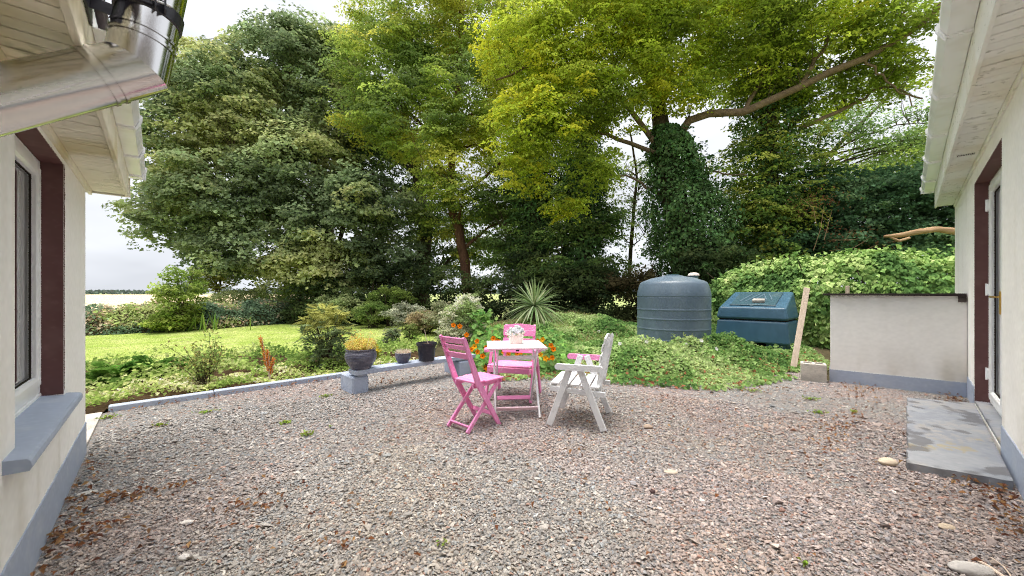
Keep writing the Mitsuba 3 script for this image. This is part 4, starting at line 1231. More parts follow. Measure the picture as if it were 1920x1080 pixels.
subl = [([LB[6], at(1540, 95, 11.6), at(1562, 40, 11.6), at(1590, -40, 11.5)], .07), ([LB[5], at(1530, 150, 12), at(1620, 120, 12), at(1690, 130, 11.8), at(1770, 128, 11.6)], .085), ([LB[4], at(1440, 120, 12.6), at(1480, 60, 12.8), at(1540, -30, 13)], .07),
        ([at(1500, 240, 12.4), at(1600, 195, 12.2), at(1660, 160, 12), at(1730, 185, 11.8)], .07), ([tk[3], at(1180, 200, 12.8), at(1100, 130, 12.4), at(1010, 120, 12), at(930, 150, 11.6)], .10), ([tk[4], at(1180, 90, 13), at(1090, 20, 12.6), at(1000, -30, 12.3)], .1),
        ([tk[3], at(1150, 260, 12.6), at(1060, 220, 12.2), at(980, 260, 11.8)], .08), ([tk[4], at(1290, 120, 13), at(1350, 40, 12.8), at(1420, -60, 12.6)], .1), ([tk[3], at(1330, 320, 12.6), at(1400, 330, 12.2)], .05), ([tk[2], at(1180, 330, 12.8), at(1110, 330, 12.4)], .05), ([LB[8], at(1660, 150, 11), at(1720, 200, 10.8)], .04), ([LB[9], at(1700, 20, 11), at(1730, -40, 11)], .05)]
lim3 = [(np.array(LB), lrad)]
for p, q in subl:
    w = np.linspace(0, 1, 14); p = np.array(p)
    pp = np.stack([np.interp(w, np.linspace(0, 1, len(p)), p[:, i]) for i in range(3)], 1); pp[1:-1] += r3.normal(size=(12, 3)) * .04
    part(k3, 'branch', tube(pp, np.linspace(q, q * .3, 14), 8, False), 'limb_bark', True)
    lim3.append((pp, q))
ells = [E(1000, 90, 11.8, 1.9, 1.5, 1.3), E(1100, 60, 12, 2.0, 1.6, 1.5), E(1080, 190, 11.8, 1.8, 1.5, 1.0), E(1010, 240, 11.4, 1.5, 1.2, 1.2), E(980, 310, 11.4, .8, .8, .8), E(1180, 120, 12.2, 1.6, 1.5, 1.5), E(1290, 60, 12.4, 2.2, 1.7, 1.5), E(1270, 170, 12.3, 1.2, 1.0, .7),
        E(1420, 60, 12.2, 2.2, 1.6, 1.4), E(1550, 60, 11.6, 1.8, 1.4, 1.2), E(1660, 40, 11.2, 1.6, 1.3, .9), E(1480, 150, 12.4, 1.3, 1.1, .7), E(1150, 250, 11.8, .9, .8, .8), E(1100, 320, 11.8, .9, .8, .7), E(1640, 130, 11.8, 1.1, 1.0, .5), E(1400, 130, 12.5, 1.5, 1.2, .8), E(1200, 30, 11.6, 1.6, 1.3, 1.0), E(1380, -60, 12, 3, 2.2, 1.3), E(1100, -80, 12, 3, 2.2, 1.3), E(1560, 180, 12.4, .9, .9, .4), E(1700, 150, 11.6, .8, .8, .5), E(1060, 380, 12.2, .7, .7, .4)]
C, cen = shell_points(ells, 2700, r3, .35)
keep = meshkit.fbm(C * .8, 3, 5) > .38
holes = [(at(1370, 235, 12.4), np.array([.85, 1.6, .55])), (at(1190, 330, 12), np.array([.6, 2, 1.3])), (at(1690, 250, 11.5), np.array([1.4, 2, .7]))]
for h in holes: keep &= (((C - h[0]) / h[1]) ** 2).sum(1) > 1
C, cen = C[keep], cen[keep]
part(k3, 'twigs', twigs(lim3, C[r3.choice(len(C), 420, replace=False)], r3, .012), 'bark', kind='stuff')
pal = np.array([(.22, .29, .045), (.29, .37, .05), (.37, .44, .055), (.43, .53, .06), (.57, .57, .055), (.42, .49, .07)]) / 2.95
pick = np.argsort(np.argsort(meshkit.fbm(C * .6 + 3, 3, 8) + r3.normal(size=len(C)) * .05 - .05 * (C[:, 0] - 3) / 4)) / len(C)
col = pal[np.minimum((pick * len(pal)).astype(int), len(pal) - 1)]
foliage(k3, 'crown', clump_leaves(C, .44 * np.exp(r3.normal(size=len(C)) * .25), 78, col, .095, r3, .24, .45, centre=cen, asp=.6))
ivy_column(k3, [at(1300, 575, 12.9), at(1300, 480, 12.9), at(1290, 400, 12.9), at(1268, 300, 12.9), at(1250, 240, 13)], [1.35, 1.5, 1.25, .95, .5], 26000, 41)
# ---- ivy clad trunks and darker trees behind
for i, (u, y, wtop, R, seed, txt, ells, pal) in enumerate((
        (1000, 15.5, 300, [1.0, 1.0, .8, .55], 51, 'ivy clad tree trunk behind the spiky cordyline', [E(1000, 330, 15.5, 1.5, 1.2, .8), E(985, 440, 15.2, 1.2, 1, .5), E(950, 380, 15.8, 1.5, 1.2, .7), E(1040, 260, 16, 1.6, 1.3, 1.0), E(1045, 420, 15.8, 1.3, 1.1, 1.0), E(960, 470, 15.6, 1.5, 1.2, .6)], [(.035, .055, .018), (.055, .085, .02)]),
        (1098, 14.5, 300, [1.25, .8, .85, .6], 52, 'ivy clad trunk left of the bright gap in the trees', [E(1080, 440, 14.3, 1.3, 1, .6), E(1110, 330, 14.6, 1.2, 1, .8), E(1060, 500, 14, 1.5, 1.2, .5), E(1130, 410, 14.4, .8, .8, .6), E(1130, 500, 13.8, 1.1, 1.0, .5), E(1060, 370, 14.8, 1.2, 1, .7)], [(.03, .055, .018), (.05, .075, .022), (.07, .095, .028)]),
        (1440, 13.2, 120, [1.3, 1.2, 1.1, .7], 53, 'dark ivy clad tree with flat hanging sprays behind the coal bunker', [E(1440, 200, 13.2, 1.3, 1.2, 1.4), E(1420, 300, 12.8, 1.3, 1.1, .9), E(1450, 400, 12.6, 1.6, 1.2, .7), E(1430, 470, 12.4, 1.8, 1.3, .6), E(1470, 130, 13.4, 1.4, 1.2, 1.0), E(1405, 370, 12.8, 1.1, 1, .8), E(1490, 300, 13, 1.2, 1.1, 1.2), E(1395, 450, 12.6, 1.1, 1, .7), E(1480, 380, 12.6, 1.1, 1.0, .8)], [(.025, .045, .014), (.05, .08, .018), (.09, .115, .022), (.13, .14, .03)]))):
    r = np.random.default_rng(seed)
    k = thing('ivy_tree', txt, 'tree')
    tp = [at(u, 600, y), at(u - 4, 480, y), at(u + 3, 380, y), at(u - 3, wtop, y), at(u + 6, wtop - 160, y)]
    part(k, 'trunk', tube(tp, [.42, .34, .3, .24, .15], 12), 'bark', True)
    C, cen = shell_points(ells, 250 if i < 2 else 430, r, .4)
    lim = limbs(tp, C[:7], r, .07)
    for p, q in lim: part(k, 'branch', tube(p, q, 7, False), 'bark', True)
    part(k, 'twigs', twigs(lim, C[:120], r, .012), 'bark', kind='stuff')
    pc = np.array(pal)[r.integers(0, len(pal), len(C))]
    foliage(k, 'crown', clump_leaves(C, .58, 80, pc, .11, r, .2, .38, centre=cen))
    ivy_column(k, tp, R, 14000, seed + 9)
# the dark tree right of the maple, its trunk bare and black
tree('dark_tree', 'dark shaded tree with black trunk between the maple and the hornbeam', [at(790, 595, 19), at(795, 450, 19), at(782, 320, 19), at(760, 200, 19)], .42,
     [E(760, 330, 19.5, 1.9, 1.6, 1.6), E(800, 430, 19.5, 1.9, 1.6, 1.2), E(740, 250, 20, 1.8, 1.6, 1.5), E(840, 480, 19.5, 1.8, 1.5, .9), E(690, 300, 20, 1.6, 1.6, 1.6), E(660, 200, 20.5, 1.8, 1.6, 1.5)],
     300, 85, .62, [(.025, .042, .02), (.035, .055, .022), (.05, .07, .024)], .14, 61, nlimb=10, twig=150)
# the fine leaved tree on the right, seen against the sky
tree('ash_tree', 'thin leaved ash tree seen against the sky above the ivy bank on the right', [at(1500, 560, 16), at(1520, 380, 16), at(1545, 300, 16), at(1610, 235, 16), at(1690, 160, 16)], .12,
     [E(1560, 230, 16, 1.3, 1.2, .9), E(1650, 270, 15.5, 1.6, 1.3, .9), E(1720, 290, 15, 1.5, 1.3, 1.1), E(1620, 330, 15.5, 1.6, 1.2, .6), E(1720, 200, 15.5, 1.1, 1.1, .8), E(1780, 260, 15, 1.4, 1.4, 1.6)],
     330, 60, .6, [(.055, .085, .03), (.08, .115, .03), (.12, .15, .035)], .10, 62, nlimb=12, twig=180, inner=.2, gaps=.40)
tree('young_tree', 'thin young tree in the bright gap right of the ivy clad trunks', [at(1178, 560, 16), at(1185, 420, 16), at(1195, 330, 16), at(1180, 240, 16)], .09,
     [E(1180, 420, 16, .8, .8, 1.2), E(1200, 330, 16, .9, .9, .9), E(1160, 380, 16, .8, .8, .9)], 60, 40, .5, [(.04, .06, .02), (.07, .09, .025)], .10, 63, nlimb=8, twig=50, inner=.1, gaps=.42)

# ---- loose shrubs: a base point, ellipsoids of leaf clumps, a few stems
def shrub(name, label, foot, ells, ncl, nlf, R, pal, size, seed, mat='leaf', cat_='shrub', stems=6, gen=leaves, **kw):
    r = np.random.default_rng(seed)
    k = thing(name, label, cat_)
    C, cen = shell_points(ells, ncl, r, kw.pop('inner', .55))
    C = C[C[:, 2] > .05]
    foot = np.asarray(foot, float)
    st = []
    for c in C[:stems * 3]:
        w = np.linspace(0, 1, 6)[:, None]; m = foot * .5 + c * .5 + [0, 0, .25 * (c[2] - foot[2])]
        st.append(tube((foot + r.normal(size=3) * [.08, .08, 0]) * (1 - w) ** 2 + 2 * m * w * (1 - w) + c * w ** 2, np.linspace(.02, .006, 6), 5, False))
    part(k, 'stems', join(st), 'bark', kind='stuff')
    pc = np.array(pal)
    pick = np.argsort(np.argsort(meshkit.fbm(C * 1.1 + seed, 2, seed) + r.normal(size=len(C)) * .1)) / len(C)
    foliage(k, 'foliage', clump_leaves(C, R, nlf, pc[np.minimum((pick * len(pc)).astype(int), len(pc) - 1)], size, r, kw.pop('flat', .7), kw.pop('droop', .15), gen=gen, **kw), mat)
    return k


# dark understorey behind the beds
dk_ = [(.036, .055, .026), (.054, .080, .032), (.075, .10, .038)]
for i, (u, v, y, rx, rz, txt) in enumerate(((600, 545, 16.2, 1.6, .8, 'dark shrub under the right edge of the maple'), (1010, 500, 15.0, 1.4, .9, 'dark shrub between the two ivy clad trunks'), (690, 545, 15.8, 1.5, .9, 'dark shrub left of the black trunk'), (760, 520, 16.4, 1.4, 1.0, 'dark shrub in front of the black trunk'), (850, 540, 15.2, 1.5, .9, 'dark shrub at the foot of the reddish trunk'),
                                           (940, 545, 14.2, 1.4, .8, 'dark shrub left of the cordyline'), (1030, 540, 13.6, 1.3, .7, 'dark shrub right behind the cordyline'), (1110, 530, 13.2, 1.2, .7, 'dark shrub under the ivy trunks'), (1190, 535, 12.4, .9, .5, 'brownish dark shrub left of the oil tank'), (1340, 500, 11.8, 1.1, .8, 'dark shrub between oil tank and coal bunker'))):
    c = at(u, v, y)
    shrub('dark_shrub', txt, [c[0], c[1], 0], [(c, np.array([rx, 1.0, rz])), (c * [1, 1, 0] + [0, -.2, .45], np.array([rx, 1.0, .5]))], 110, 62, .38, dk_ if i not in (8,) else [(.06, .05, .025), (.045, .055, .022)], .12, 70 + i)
# pale bracken and light shrubs on the bank
for i, (u, v, y, rx, rz, txt, pal) in enumerate(((440, 562, 16.6, 1.5, .5, 'pale green bracken on top of the bank under the maple', [(.24, .28, .12), (.31, .34, .17)]), (515, 556, 17.4, 1.2, .6, 'light green bracken right of the bank top', [(.22, .28, .10), (.30, .34, .15)]), (570, 545, 16.4, .9, .7, 'yellow green shrub before the dark shrubs', [(.12, .17, .04), (.17, .21, .05)]),
                                               (640, 575, 14.8, 1.0, .45, 'grey green perennials at the far edge of the lawn', [(.16, .20, .09), (.22, .25, .12)]), (338, 552, 12.5, .34, .98, 'upright light green shrub standing at the foot of the garden bank', [(.15, .21, .05), (.22, .27, .08)]), (325, 600, 12.4, .4, .3, 'light shrub at the foot of the upright shrub', [(.14, .20, .04), (.2, .24, .06)]),
                                               (410, 515, 17.2, 1.0, .8, 'yellow leaved bush under the maple', [(.22, .22, .05), (.16, .19, .05)]))):
    c = at(u, v, y)
    shrub('light_shrub', txt, [c[0], c[1], max(0, c[2] - rz)], [(c, np.array([rx, .8, rz]))], 75, 55, .26, pal, .09, 90 + i)
# perennials along the back edge of the lawn
for i, (u, v, y, rx, rz, txt, pal) in enumerate(((700, 585, 13.8, .8, .38, 'green perennials behind the lawn with orange blooms', [(.09, .14, .04), (.13, .17, .05)]), (765, 590, 12.8, .75, .35, 'grey green lavender mound behind the lawn', [(.20, .22, .16), (.27, .28, .22)]), (800, 600, 11.8, .55, .3, 'brownish grassy clump beside the lavender', [(.22, .18, .11), (.17, .19, .09)]),
                                               (835, 590, 11.4, .6, .4, 'pale feathery plant left of the silver shrub', [(.17, .19, .11), (.22, .22, .14)]), (730, 560, 14.6, .9, .45, 'tall green perennials before the dark shrubs', [(.08, .12, .03), (.12, .16, .04)]))):
    c = at(u, v, y)
    shrub('perennial', txt, [c[0], c[1], 0], [(c, np.array([rx, .6, rz]))], 70, 50, .2, pal, .07, 110 + i)
# silver variegated shrub
c = at(868, 605, 8.4)
shrub('silver_shrub', 'pale silvery variegated shrub behind the table', [c[0], c[1], 0], [(c, np.array([.50, .42, .52])), (c + [.05, 0, .30], np.array([.34, .3, .32])), (c - [.12, .1, .3], np.array([.46, .4, .32]))], 300, 62, .12, [(.24, .27, .16), (.40, .41, .29), (.50, .50, .38), (.20, .26, .11)], .042, 131)
# bank with ivy and brambles
bk = thing('garden_bank', 'low earth bank overgrown with ivy, bramble and dry stems along the lawn', 'bank')
bp = np.array([(-26, 7.2), (-19, 9.0), (-13.4, 11.6), (-11.2, 13.8), (-9.7, 17.4), (-7.2, 18.2), (-4.5, 17.2)])
tt = np.linspace(0, len(bp) - 1, 60)
bc = np.stack([np.interp(tt, np.arange(len(bp)), bp[:, i]) for i in range(2)], 1)
tg = unit(np.gradient(bc, axis=0)); nr = np.stack([-tg[:, 1], tg[:, 0]], 1)
hgt = .66 + .25 * meshkit.fbm(np.c_[bc * .6, np.zeros(60)], 3, 9)
sec = np.array([(-.75, -.05), (-.6, .45), (-.35, .85), (0, 1.0), (.5, .95), (1.0, -.05)])
v = np.concatenate([np.c_[bc + nr * o, hgt * z][:, None] for o, z in sec], 1)
v += g.normal(size=v.shape) * .06
i_, j_ = np.meshgrid(np.arange(59), np.arange(5), indexing='ij')
part(bk, 'earth', (v.reshape(-1, 3), tri(np.stack([i_ * 6 + j_, i_ * 6 + j_ + 1, i_ * 6 + 7 + j_, i_ * 6 + 6 + j_], -1).reshape(-1, 4))), 'bank_earth')
n = 44000
w = g.random(n) * 59 * .999; wi = w.astype(int); q = g.random(n) * 4.2; qi = q.astype(int)
V = v.reshape(60, 6, 3)
a_, b_ = (w - wi)[:, None], (q - qi)[:, None]
P = (V[wi, qi] * (1 - a_) + V[wi + 1, qi] * a_) * (1 - b_) + (V[wi, qi + 1] * (1 - a_) + V[wi + 1, qi + 1] * a_) * b_
pk_ = meshkit.fbm(P * [.9, .9, 1.8], 3, 31) + g.normal(size=n) * .04
pal = np.array([(.05, .08, .05), (.085, .125, .08), (.12, .16, .10), (.27, .21, .15), (.17, .22, .08), (.22, .24, .11)])
col = pal[np.clip(((pk_ - .28) / .44 * 6).astype(int), 0, 5)]
P += g.normal(size=P.shape) * .07 + np.c_[np.zeros((n, 2)), .05 * np.ones(n)]
foliage(bk, 'ivy', leaves(P, g.normal(size=(n, 3)) * .6 + [.35, -.5, .8], .078 * np.exp(g.normal(size=n) * .3), col * np.exp(g.normal(size=(n, 1)) * .25), .8, r=g))
c0 = gp(345, 622); n = 60
foliage(thing('iris_clump', 'upright sword leaved iris clump at the foot of the bank', 'plant'), 'leaves', blades(c0 + g.normal(size=(n, 3)) * [.9, .25, 0], g.normal(size=(n, 3)) * .25 + [0, 0, 1], g.uniform(.5, .95, n), .045, tint((.15, .23, .05), n, .15, .08, g), .15, 4, g))

# ---- planted bed between kerb and lawn
def bed(name, label, poly, n, pal, size, seed, zmax=.16, mat='leaf', big=False, cat_='ground cover', base=.02, clumps=2.2):
    r = np.random.default_rng(seed)
    pg = shapely.Polygon(poly); shapely.prepare(pg)
    lo, hi = np.min(poly, 0), np.max(poly, 0)
    q = r.uniform(lo, hi, (int(n * 2.5), 2)); q = q[shapely.contains_xy(pg, q[:, 0], q[:, 1])][:n]
    h = np.clip(meshkit.fbm(np.c_[q * clumps, np.zeros(len(q))], 3, seed) - .25, 0, .6) * 2 * zmax
    z = base + h * r.uniform(.35, 1, len(q))
    pk_ = meshkit.fbm(np.c_[q * 1.6, z * 2], 3, seed + 1) + r.normal(size=len(q)) * .05
    pc = np.array(pal); rank = np.argsort(np.argsort(pk_)) / len(q)
    col = pc[np.minimum((rank * len(pc)).astype(int), len(pc) - 1)] * np.exp(r.normal(size=(len(q), 1)) * .2)
    k = thing(name, label, cat_, kind='stuff')
    gen = bigleaves if big else leaves
    vv, ff, cc = gen(np.c_[q, z], r.normal(size=(len(q), 3)) * .5 + [0, -.25, 1], size * np.exp(r.normal(size=len(q)) * .25), col, .72, r=r)
    put(k, (vv, ff), mat, color=np.clip(cc, .005, .85))


A2 = lambda pts: [tuple(F(a, b)[:2]) for a, b in pts]
bed('variegated_cover', 'cream and green variegated ground cover along the kerb', A2([(-4.5, 6.0), (-.47, 6.0), (-.42, 6.12), (3.6, 6.12), (3.3, 6.8), (1.5, 7.0), (-.3, 6.9), (-4.5, 7.2)]), 21000, [(.16, .23, .055), (.24, .30, .09), (.36, .38, .17), (.46, .45, .27), (.20, .27, .07)], .046, 141, .20)
bed('bed_foliage', 'mixed low green plants between the variegated cover and the lawn', A2([(-7, 7.0), (-.3, 6.85), (1.5, 6.95), (3.4, 6.7), (4.4, 7.2), (4.6, 9.2), (2.0, 9.0), (-.2, 9.4), (-2, 9.6), (-7, 9.6)]), 21000, [(.10, .165, .04), (.15, .22, .055), (.21, .275, .08), (.26, .30, .12)], .06, 142, .30)
# ferns
for u, v, L, txt, n in ((215, 712, .62, 'dark arching fern near the low house wing', 26), (285, 700, .66, 'large dark green fern in the bed', 34), (330, 690, .5, 'smaller fern right of the large fern', 22), (175, 715, .5, 'fern beside the house corner', 18)):
    c = gp(u, v, .05); a = g.random(n) * 6.283
    el = g.uniform(.35, 1.2, n)
    k = thing('fern', txt, 'fern')
    foliage(k, 'fronds', fronds(np.repeat(c[None], n, 0) + g.normal(size=(n, 3)) * [.05, .05, 0], np.stack([np.cos(a) * np.cos(el), np.sin(a) * np.cos(el), np.sin(el)], 1), L * g.uniform(.7, 1.1, n), tint((.075, .15, .03), n, .25, .06, g), 18, .24, .55, .32, g))
# the nandina bush left of the pots
c = gp(612, 688, .02)
k = thing('nandina_bush', 'bushy feathery shrub with yellowish tops beside the big glazed pot', 'shrub')
n = 430; a = g.random(n) * 6.283; hh = 1.02 * g.random(n) ** .8; rr = (.10 + .26 * np.sin(np.clip(hh / 1.05, 0, 1) * 2.9)) * g.uniform(.35, 1.15, n)
P = c + np.stack([np.cos(a) * rr, np.sin(a) * rr * .8, hh], 1)
el = g.uniform(-.5, 1.2, n)
D = np.stack([np.cos(a) * np.cos(el), np.sin(a) * np.cos(el), np.sin(el)], 1) + g.normal(size=(n, 3)) * .3
tone = np.where((hh + g.normal(size=n) * .12 > .70)[:, None], np.array([.24, .245, .075]), np.array([.125, .165, .085])) * np.exp(g.normal(size=(n, 1)) * .3)
foliage(k, 'fronds', fronds(P, D, g.uniform(.14, .27, n), tone, 8, .32, .3, .36, g))
w = []
for i in range(46):
    aa = g.random() * 6.283; e = c + [math.cos(aa) * .22, math.sin(aa) * .22, g.uniform(.5, 1.0)]
    w.append(tube([c + g.normal(size=3) * [.06, .06, 0], (c + e) / 2 + [0, 0, .1], e], [.008, .006, .004], 5, False))
part(k, 'stems', join(w), 'bark', kind='stuff')
# rusty dock stem, twiggy shrub
c = gp(505, 712, .05)
k = thing('dock_stem', 'rust orange dried dock stem standing in the bed', 'plant')
ts = np.linspace(0, 1, 9)[:, None]
for j, (tx, L) in enumerate(((-.13, .62), (-.05, .42), (.02, .30))):
    pth = c + ts * [tx, .03 * j, L] + np.sin(ts * 2) * [.015, 0, 0]
    part(k, 'stalk', tube(pth, np.linspace(.006, .003, 9), 6), 'plain_wood')
    n = 260; w = .3 + .7 * g.random(n)
    P = c + w[:, None] * [tx, .03 * j, L] + g.normal(size=(n, 3)) * .012
    foliage(k, 'seeds', leaves(P, g.normal(size=(n, 3)), .022, tint((.42, .17, .045), n, .2, .06, g), .8, r=g))
c = gp(378, 722, .05)
k = thing('twiggy_shrub', 'sparse twiggy shrub with brown stems and yellow green leaves in the bed', 'shrub')
w, ends = [], []
for i in range(22):
    e = c + g.normal(size=3) * [.13, .12, 0] + [0, 0, g.uniform(.3, .72)]
    m = (c + e) / 2 + g.normal(size=3) * .04
    w.append(tube([c + g.normal(size=3) * [.05, .05, 0], m, e], [.006, .005, .002], 5, False)); ends += [m, e, (m + e) / 2]
part(k, 'stems', join(w), 'bark', kind='stuff')
E_ = np.repeat(np.array(ends), 15, 0); n = len(E_)
foliage(k, 'foliage', leaves(E_ + g.normal(size=(n, 3)) * .045, g.normal(size=(n, 3)) + [0, 0, .8], .045, tint((.20, .23, .08), n, .3, .12, g), .5, r=g))
# yellow and lilac flowering plants behind the pots
for u, v, txt, col, h in ((690, 680, 'yellow leaved plant behind the big pot', (.42, .33, .04), .40), (735, 655, 'grey green plant with lilac flowers behind the small pot', (.16, .17, .12), .5), (770, 645, 'feathery green plant left of the black pot', (.14, .17, .06), .5)):
    c = gp(u, v, .02)
    shrub('border_plant', txt, c, [(c + [0, 0, h * .55], np.array([.18, .16, h * .5]))], 60, 34, .07, [col, tuple(np.array(col) * .6 + [.02, .05, .01])], .034, 150 + int(u), cat_='plant')

# ---- right hand mound with ivy, running back to tank and bunker
def edge_y(x):
    return np.interp(x, [-1.3, -.9, -.45, .3, .95, 1.6, 2.83, 3.6, 4.5, 5.2, 6.2], [7.6, 6.5, 5.95, 6.1, 6.05, 5.75, 5.42, 5.8, 6.25, 6.6, 7.0])


def mound(x, y):
    s = y - edge_y(x)
    sm = lambda a, b, t: np.clip((t - a) / (b - a), 0, 1) ** 2 * (3 - 2 * np.clip((t - a) / (b - a), 0, 1))
    h = .13 * sm(0, .5, s) + .30 * np.exp(-((x - 2.7) / 1.1) ** 2 - ((y - 6.5) / .42) ** 2) + .22 * np.exp(-((x - 3.9) / .38) ** 2 - ((y - 6.75) / .33) ** 2)
    h += .34 * sm(6.8, 9.2, y) * np.exp(-((x - 1.5) / 1.4) ** 2) + .18 * sm(7, 9, y)
    h += .12 * (meshkit.fbm(np.stack([x * 1.5, y * 1.5, x * 0], -1), 3, 12) - .5) * sm(0, .6, s)
    return np.where(s < 0, -.03, h)


gx_, gy_ = np.meshgrid(np.linspace(-1.6, 7.2, 90), np.linspace(5.2, 13, 80), indexing='ij')
gv = np.stack([gx_, gy_, mound(gx_, gy_) - .02], -1).reshape(-1, 3)
i_, j_ = np.meshgrid(np.arange(89), np.arange(79), indexing='ij')
struct('terrain', 'rising bank under the ivy in front of tank and bunker', (gv, tri(np.stack([i_ * 80 + j_, (i_ + 1) * 80 + j_, (i_ + 1) * 80 + j_ + 1, i_ * 80 + j_ + 1], -1).reshape(-1, 4))), 'bank_earth')
ig = np.random.default_rng(201)
n = 84000
x = ig.uniform(-.2, 5.9, n); y = edge_y(x) + np.where(ig.random(n) < .03, ig.uniform(-.5, 0, n), ig.uniform(-.12, 4.2, n))
bun = np.stack([(np.c_[x, y] - [5.3, 7.2]) @ CX, (np.c_[x, y] - [5.3, 7.2]) @ CY], 1)
ok_ = ((x - 3.09) ** 2 + (y - 7.2) ** 2 > .70 ** 2) & ~((bun[:, 0] > -1.3) & (bun[:, 0] < .04) & (bun[:, 1] > -.05) & (bun[:, 1] < 1.05)) & (y < 9.6)
ok_ &= ~((x > 4.3) & (y < 6.15))
x, y = x[ok_], y[ok_]; n = len(x)
thick = .03 + .27 * np.clip((y - edge_y(x)) / .6, .15, 1) * np.clip(meshkit.fbm(np.c_[x * 2.6, y * 2.6, x * 0], 3, 17) - .22, 0, 1)
z = np.maximum(mound(x, y), .0) + thick * ig.uniform(.3, 1.15, n)
z = np.where(y < edge_y(x) - .1, ig.uniform(.015, .05, n), z)
edge = np.clip((y - edge_y(x)) / .5, 0, 1)
pk_ = meshkit.fbm(np.c_[x * 1.7, y * 1.7, x * 0], 3, 19) + ig.normal(size=n) * .07
pal = np.array([(.075, .145, .045), (.115, .20, .06), (.165, .25, .085), (.22, .305, .12), (.27, .33, .15)])
col = pal[np.minimum((np.argsort(np.argsort(pk_)) / n * 5).astype(int), 4)] * np.exp(ig.normal(size=(n, 1)) * .22)
red = (ig.random(n) < .09 * (1 - edge))
col[red] = [.26, .10, .06]
N = ig.normal(size=(n, 3)) * .5 + [0, -.35, .9]
D = ig.normal(size=(n, 3)) + [0, -.7, -.2]
ivk = thing('ivy_ground_cover', 'tangled light green ivy and bindweed covering the ground before the tank', 'ground cover', kind='stuff')
lv = leaves(np.stack([x, y, z], 1), N, .050 * np.exp(ig.normal(size=n) * .32), col, .82, r=ig, D=D)
put(ivk, lv[:2], 'leaf', color=np.clip(lv[2], .005, .8))
# taller shoots on the mound before tank and bunker
n = 60
x = ig.uniform(1.9, 4.4, n); y = ig.uniform(6.1, 6.55, n)
base = np.stack([x, y, mound(x, y)], 1)
L = ig.uniform(.08, .24, n); m = 9
w = np.tile(np.linspace(.2, 1, m), n)
P = np.repeat(base, m, 0) + np.c_[ig.normal(size=(n * m, 2)) * .018, w * np.repeat(L, m)]
foliage(thing('ivy_shoots', 'upright pale ivy shoots rising before the oil tank', 'ivy', kind='stuff'), 'leaves', leaves(P, ig.normal(size=(n * m, 3)) + [0, -.4, .5], .034, tint((.19, .24, .09), n * m, .2, .08, ig), .8, r=ig))


def flower(parent, p, nrm, s, col, centre, pet=5, name='flower', r=ig):
    nrm = unit(np.array(nrm, float)); x_ = unit(np.cross(nrm, [.3, .9, .2])); y_ = np.cross(nrm, x_)
    a = np.arange(pet) / pet * 6.283 + r.random()
    d = np.cos(a)[:, None] * x_ + np.sin(a)[:, None] * y_
    pv = bigleaves(p + d * s * .3 + nrm * s * .1, nrm[None] - d * .45 + r.normal(size=(pet, 3)) * .12, s * .62, np.tile(col, (pet, 1)) * np.exp(r.normal(size=(pet, 1)) * .1), 1.05, .1, d, r)
    cv = leaves(p[None] + nrm * s * .06, nrm[None], s * .28, np.array([centre]), 1.0, 0, r=r)
    return foliage(parent, name, cat([pv, cv]), 'petal', kind=None)


bw = thing('bindweed', 'white bindweed flowers scattered over the ivy', 'flowers')
for u, v, yy in ((1013, 617, 8), (1345, 646, 6.2), (1176, 659, 6.4), (1210, 657, 6.3), (1177, 633, 7), (1163, 634, 7), (1195, 574, 9), (1315, 627, 6.35), (1150, 592, 9), (1300, 640, 6.2), (1128, 610, 8), (1205, 628, 6.6)):
    p = at(u, v, yy); p[2] = float(mound(p[0], p[1])) + .14
    flower(bw, p + ig.normal(size=3) * [.1, .1, 0], [ig.normal() * .3, -.8, .5], .062, (.80, .80, .78), (.62, .65, .42))
# nasturtiums behind the table
nk = thing('nasturtium_patch', 'sprawling round leaved nasturtiums with orange flowers behind the table', 'nasturtiums')
n = 2600
x = ig.uniform(-.75, 1.05, n); y = edge_y(x) + ig.uniform(-.10, 1.9, n)
hh = .30 * np.exp(-((x + .35) / .5) ** 2 - ((y - 7.3) / .7) ** 2) + .16
z = np.maximum(mound(x, y), 0) + hh * ig.uniform(.3, 1.2, n)
up_ = (x > -.72) & (x < -.30) & (y > 7.0) & (ig.random(n) < .8)      # climbing up the silver shrub
z[up_] = ig.uniform(.15, .95, up_.sum()); y[up_] = 8.0 + ig.normal(size=up_.sum()) * .12; x[up_] = -.66 + ig.normal(size=up_.sum()) * .13
foliage(nk, 'leaves', bigleaves(np.stack([x, y, z], 1), ig.normal(size=(n, 3)) * .35 + [0, -.6, .8], .085 * np.exp(ig.normal(size=n) * .2), tint((.12, .21, .06), n, .25, .08, ig), 1.05, .1, r=ig))
spots = [(885, 655), (890, 650), (895, 660), (905, 668), (908, 690), (900, 683), (912, 652), (925, 635), (933, 640), (945, 660), (953, 664), (958, 672), (970, 663), (978, 660), (985, 670), (995, 675), (1013, 665), (1020, 650), (1033, 648), (1038, 655), (1023, 672), (1035, 671), (1027, 676), (1015, 690), (1005, 700), (850, 610), (862, 612), (875, 628), (895, 640), (1008, 640), (1003, 680), (915, 700), (963, 678), (1018, 637)]
for u, v in spots:
    yy = 6.0
    yy = float(edge_y((u - 960) * yy / 703)) + ig.uniform(-.08, .25)
    p = at(u, v, yy)
    p[2] = max(p[2], .10)
    flower(nk, p, [ig.normal() * .4, -.9, .35], .082, (.78, .22, .012) if ig.random() < .75 else (.78, .40, .02), (.25, .04, .01))
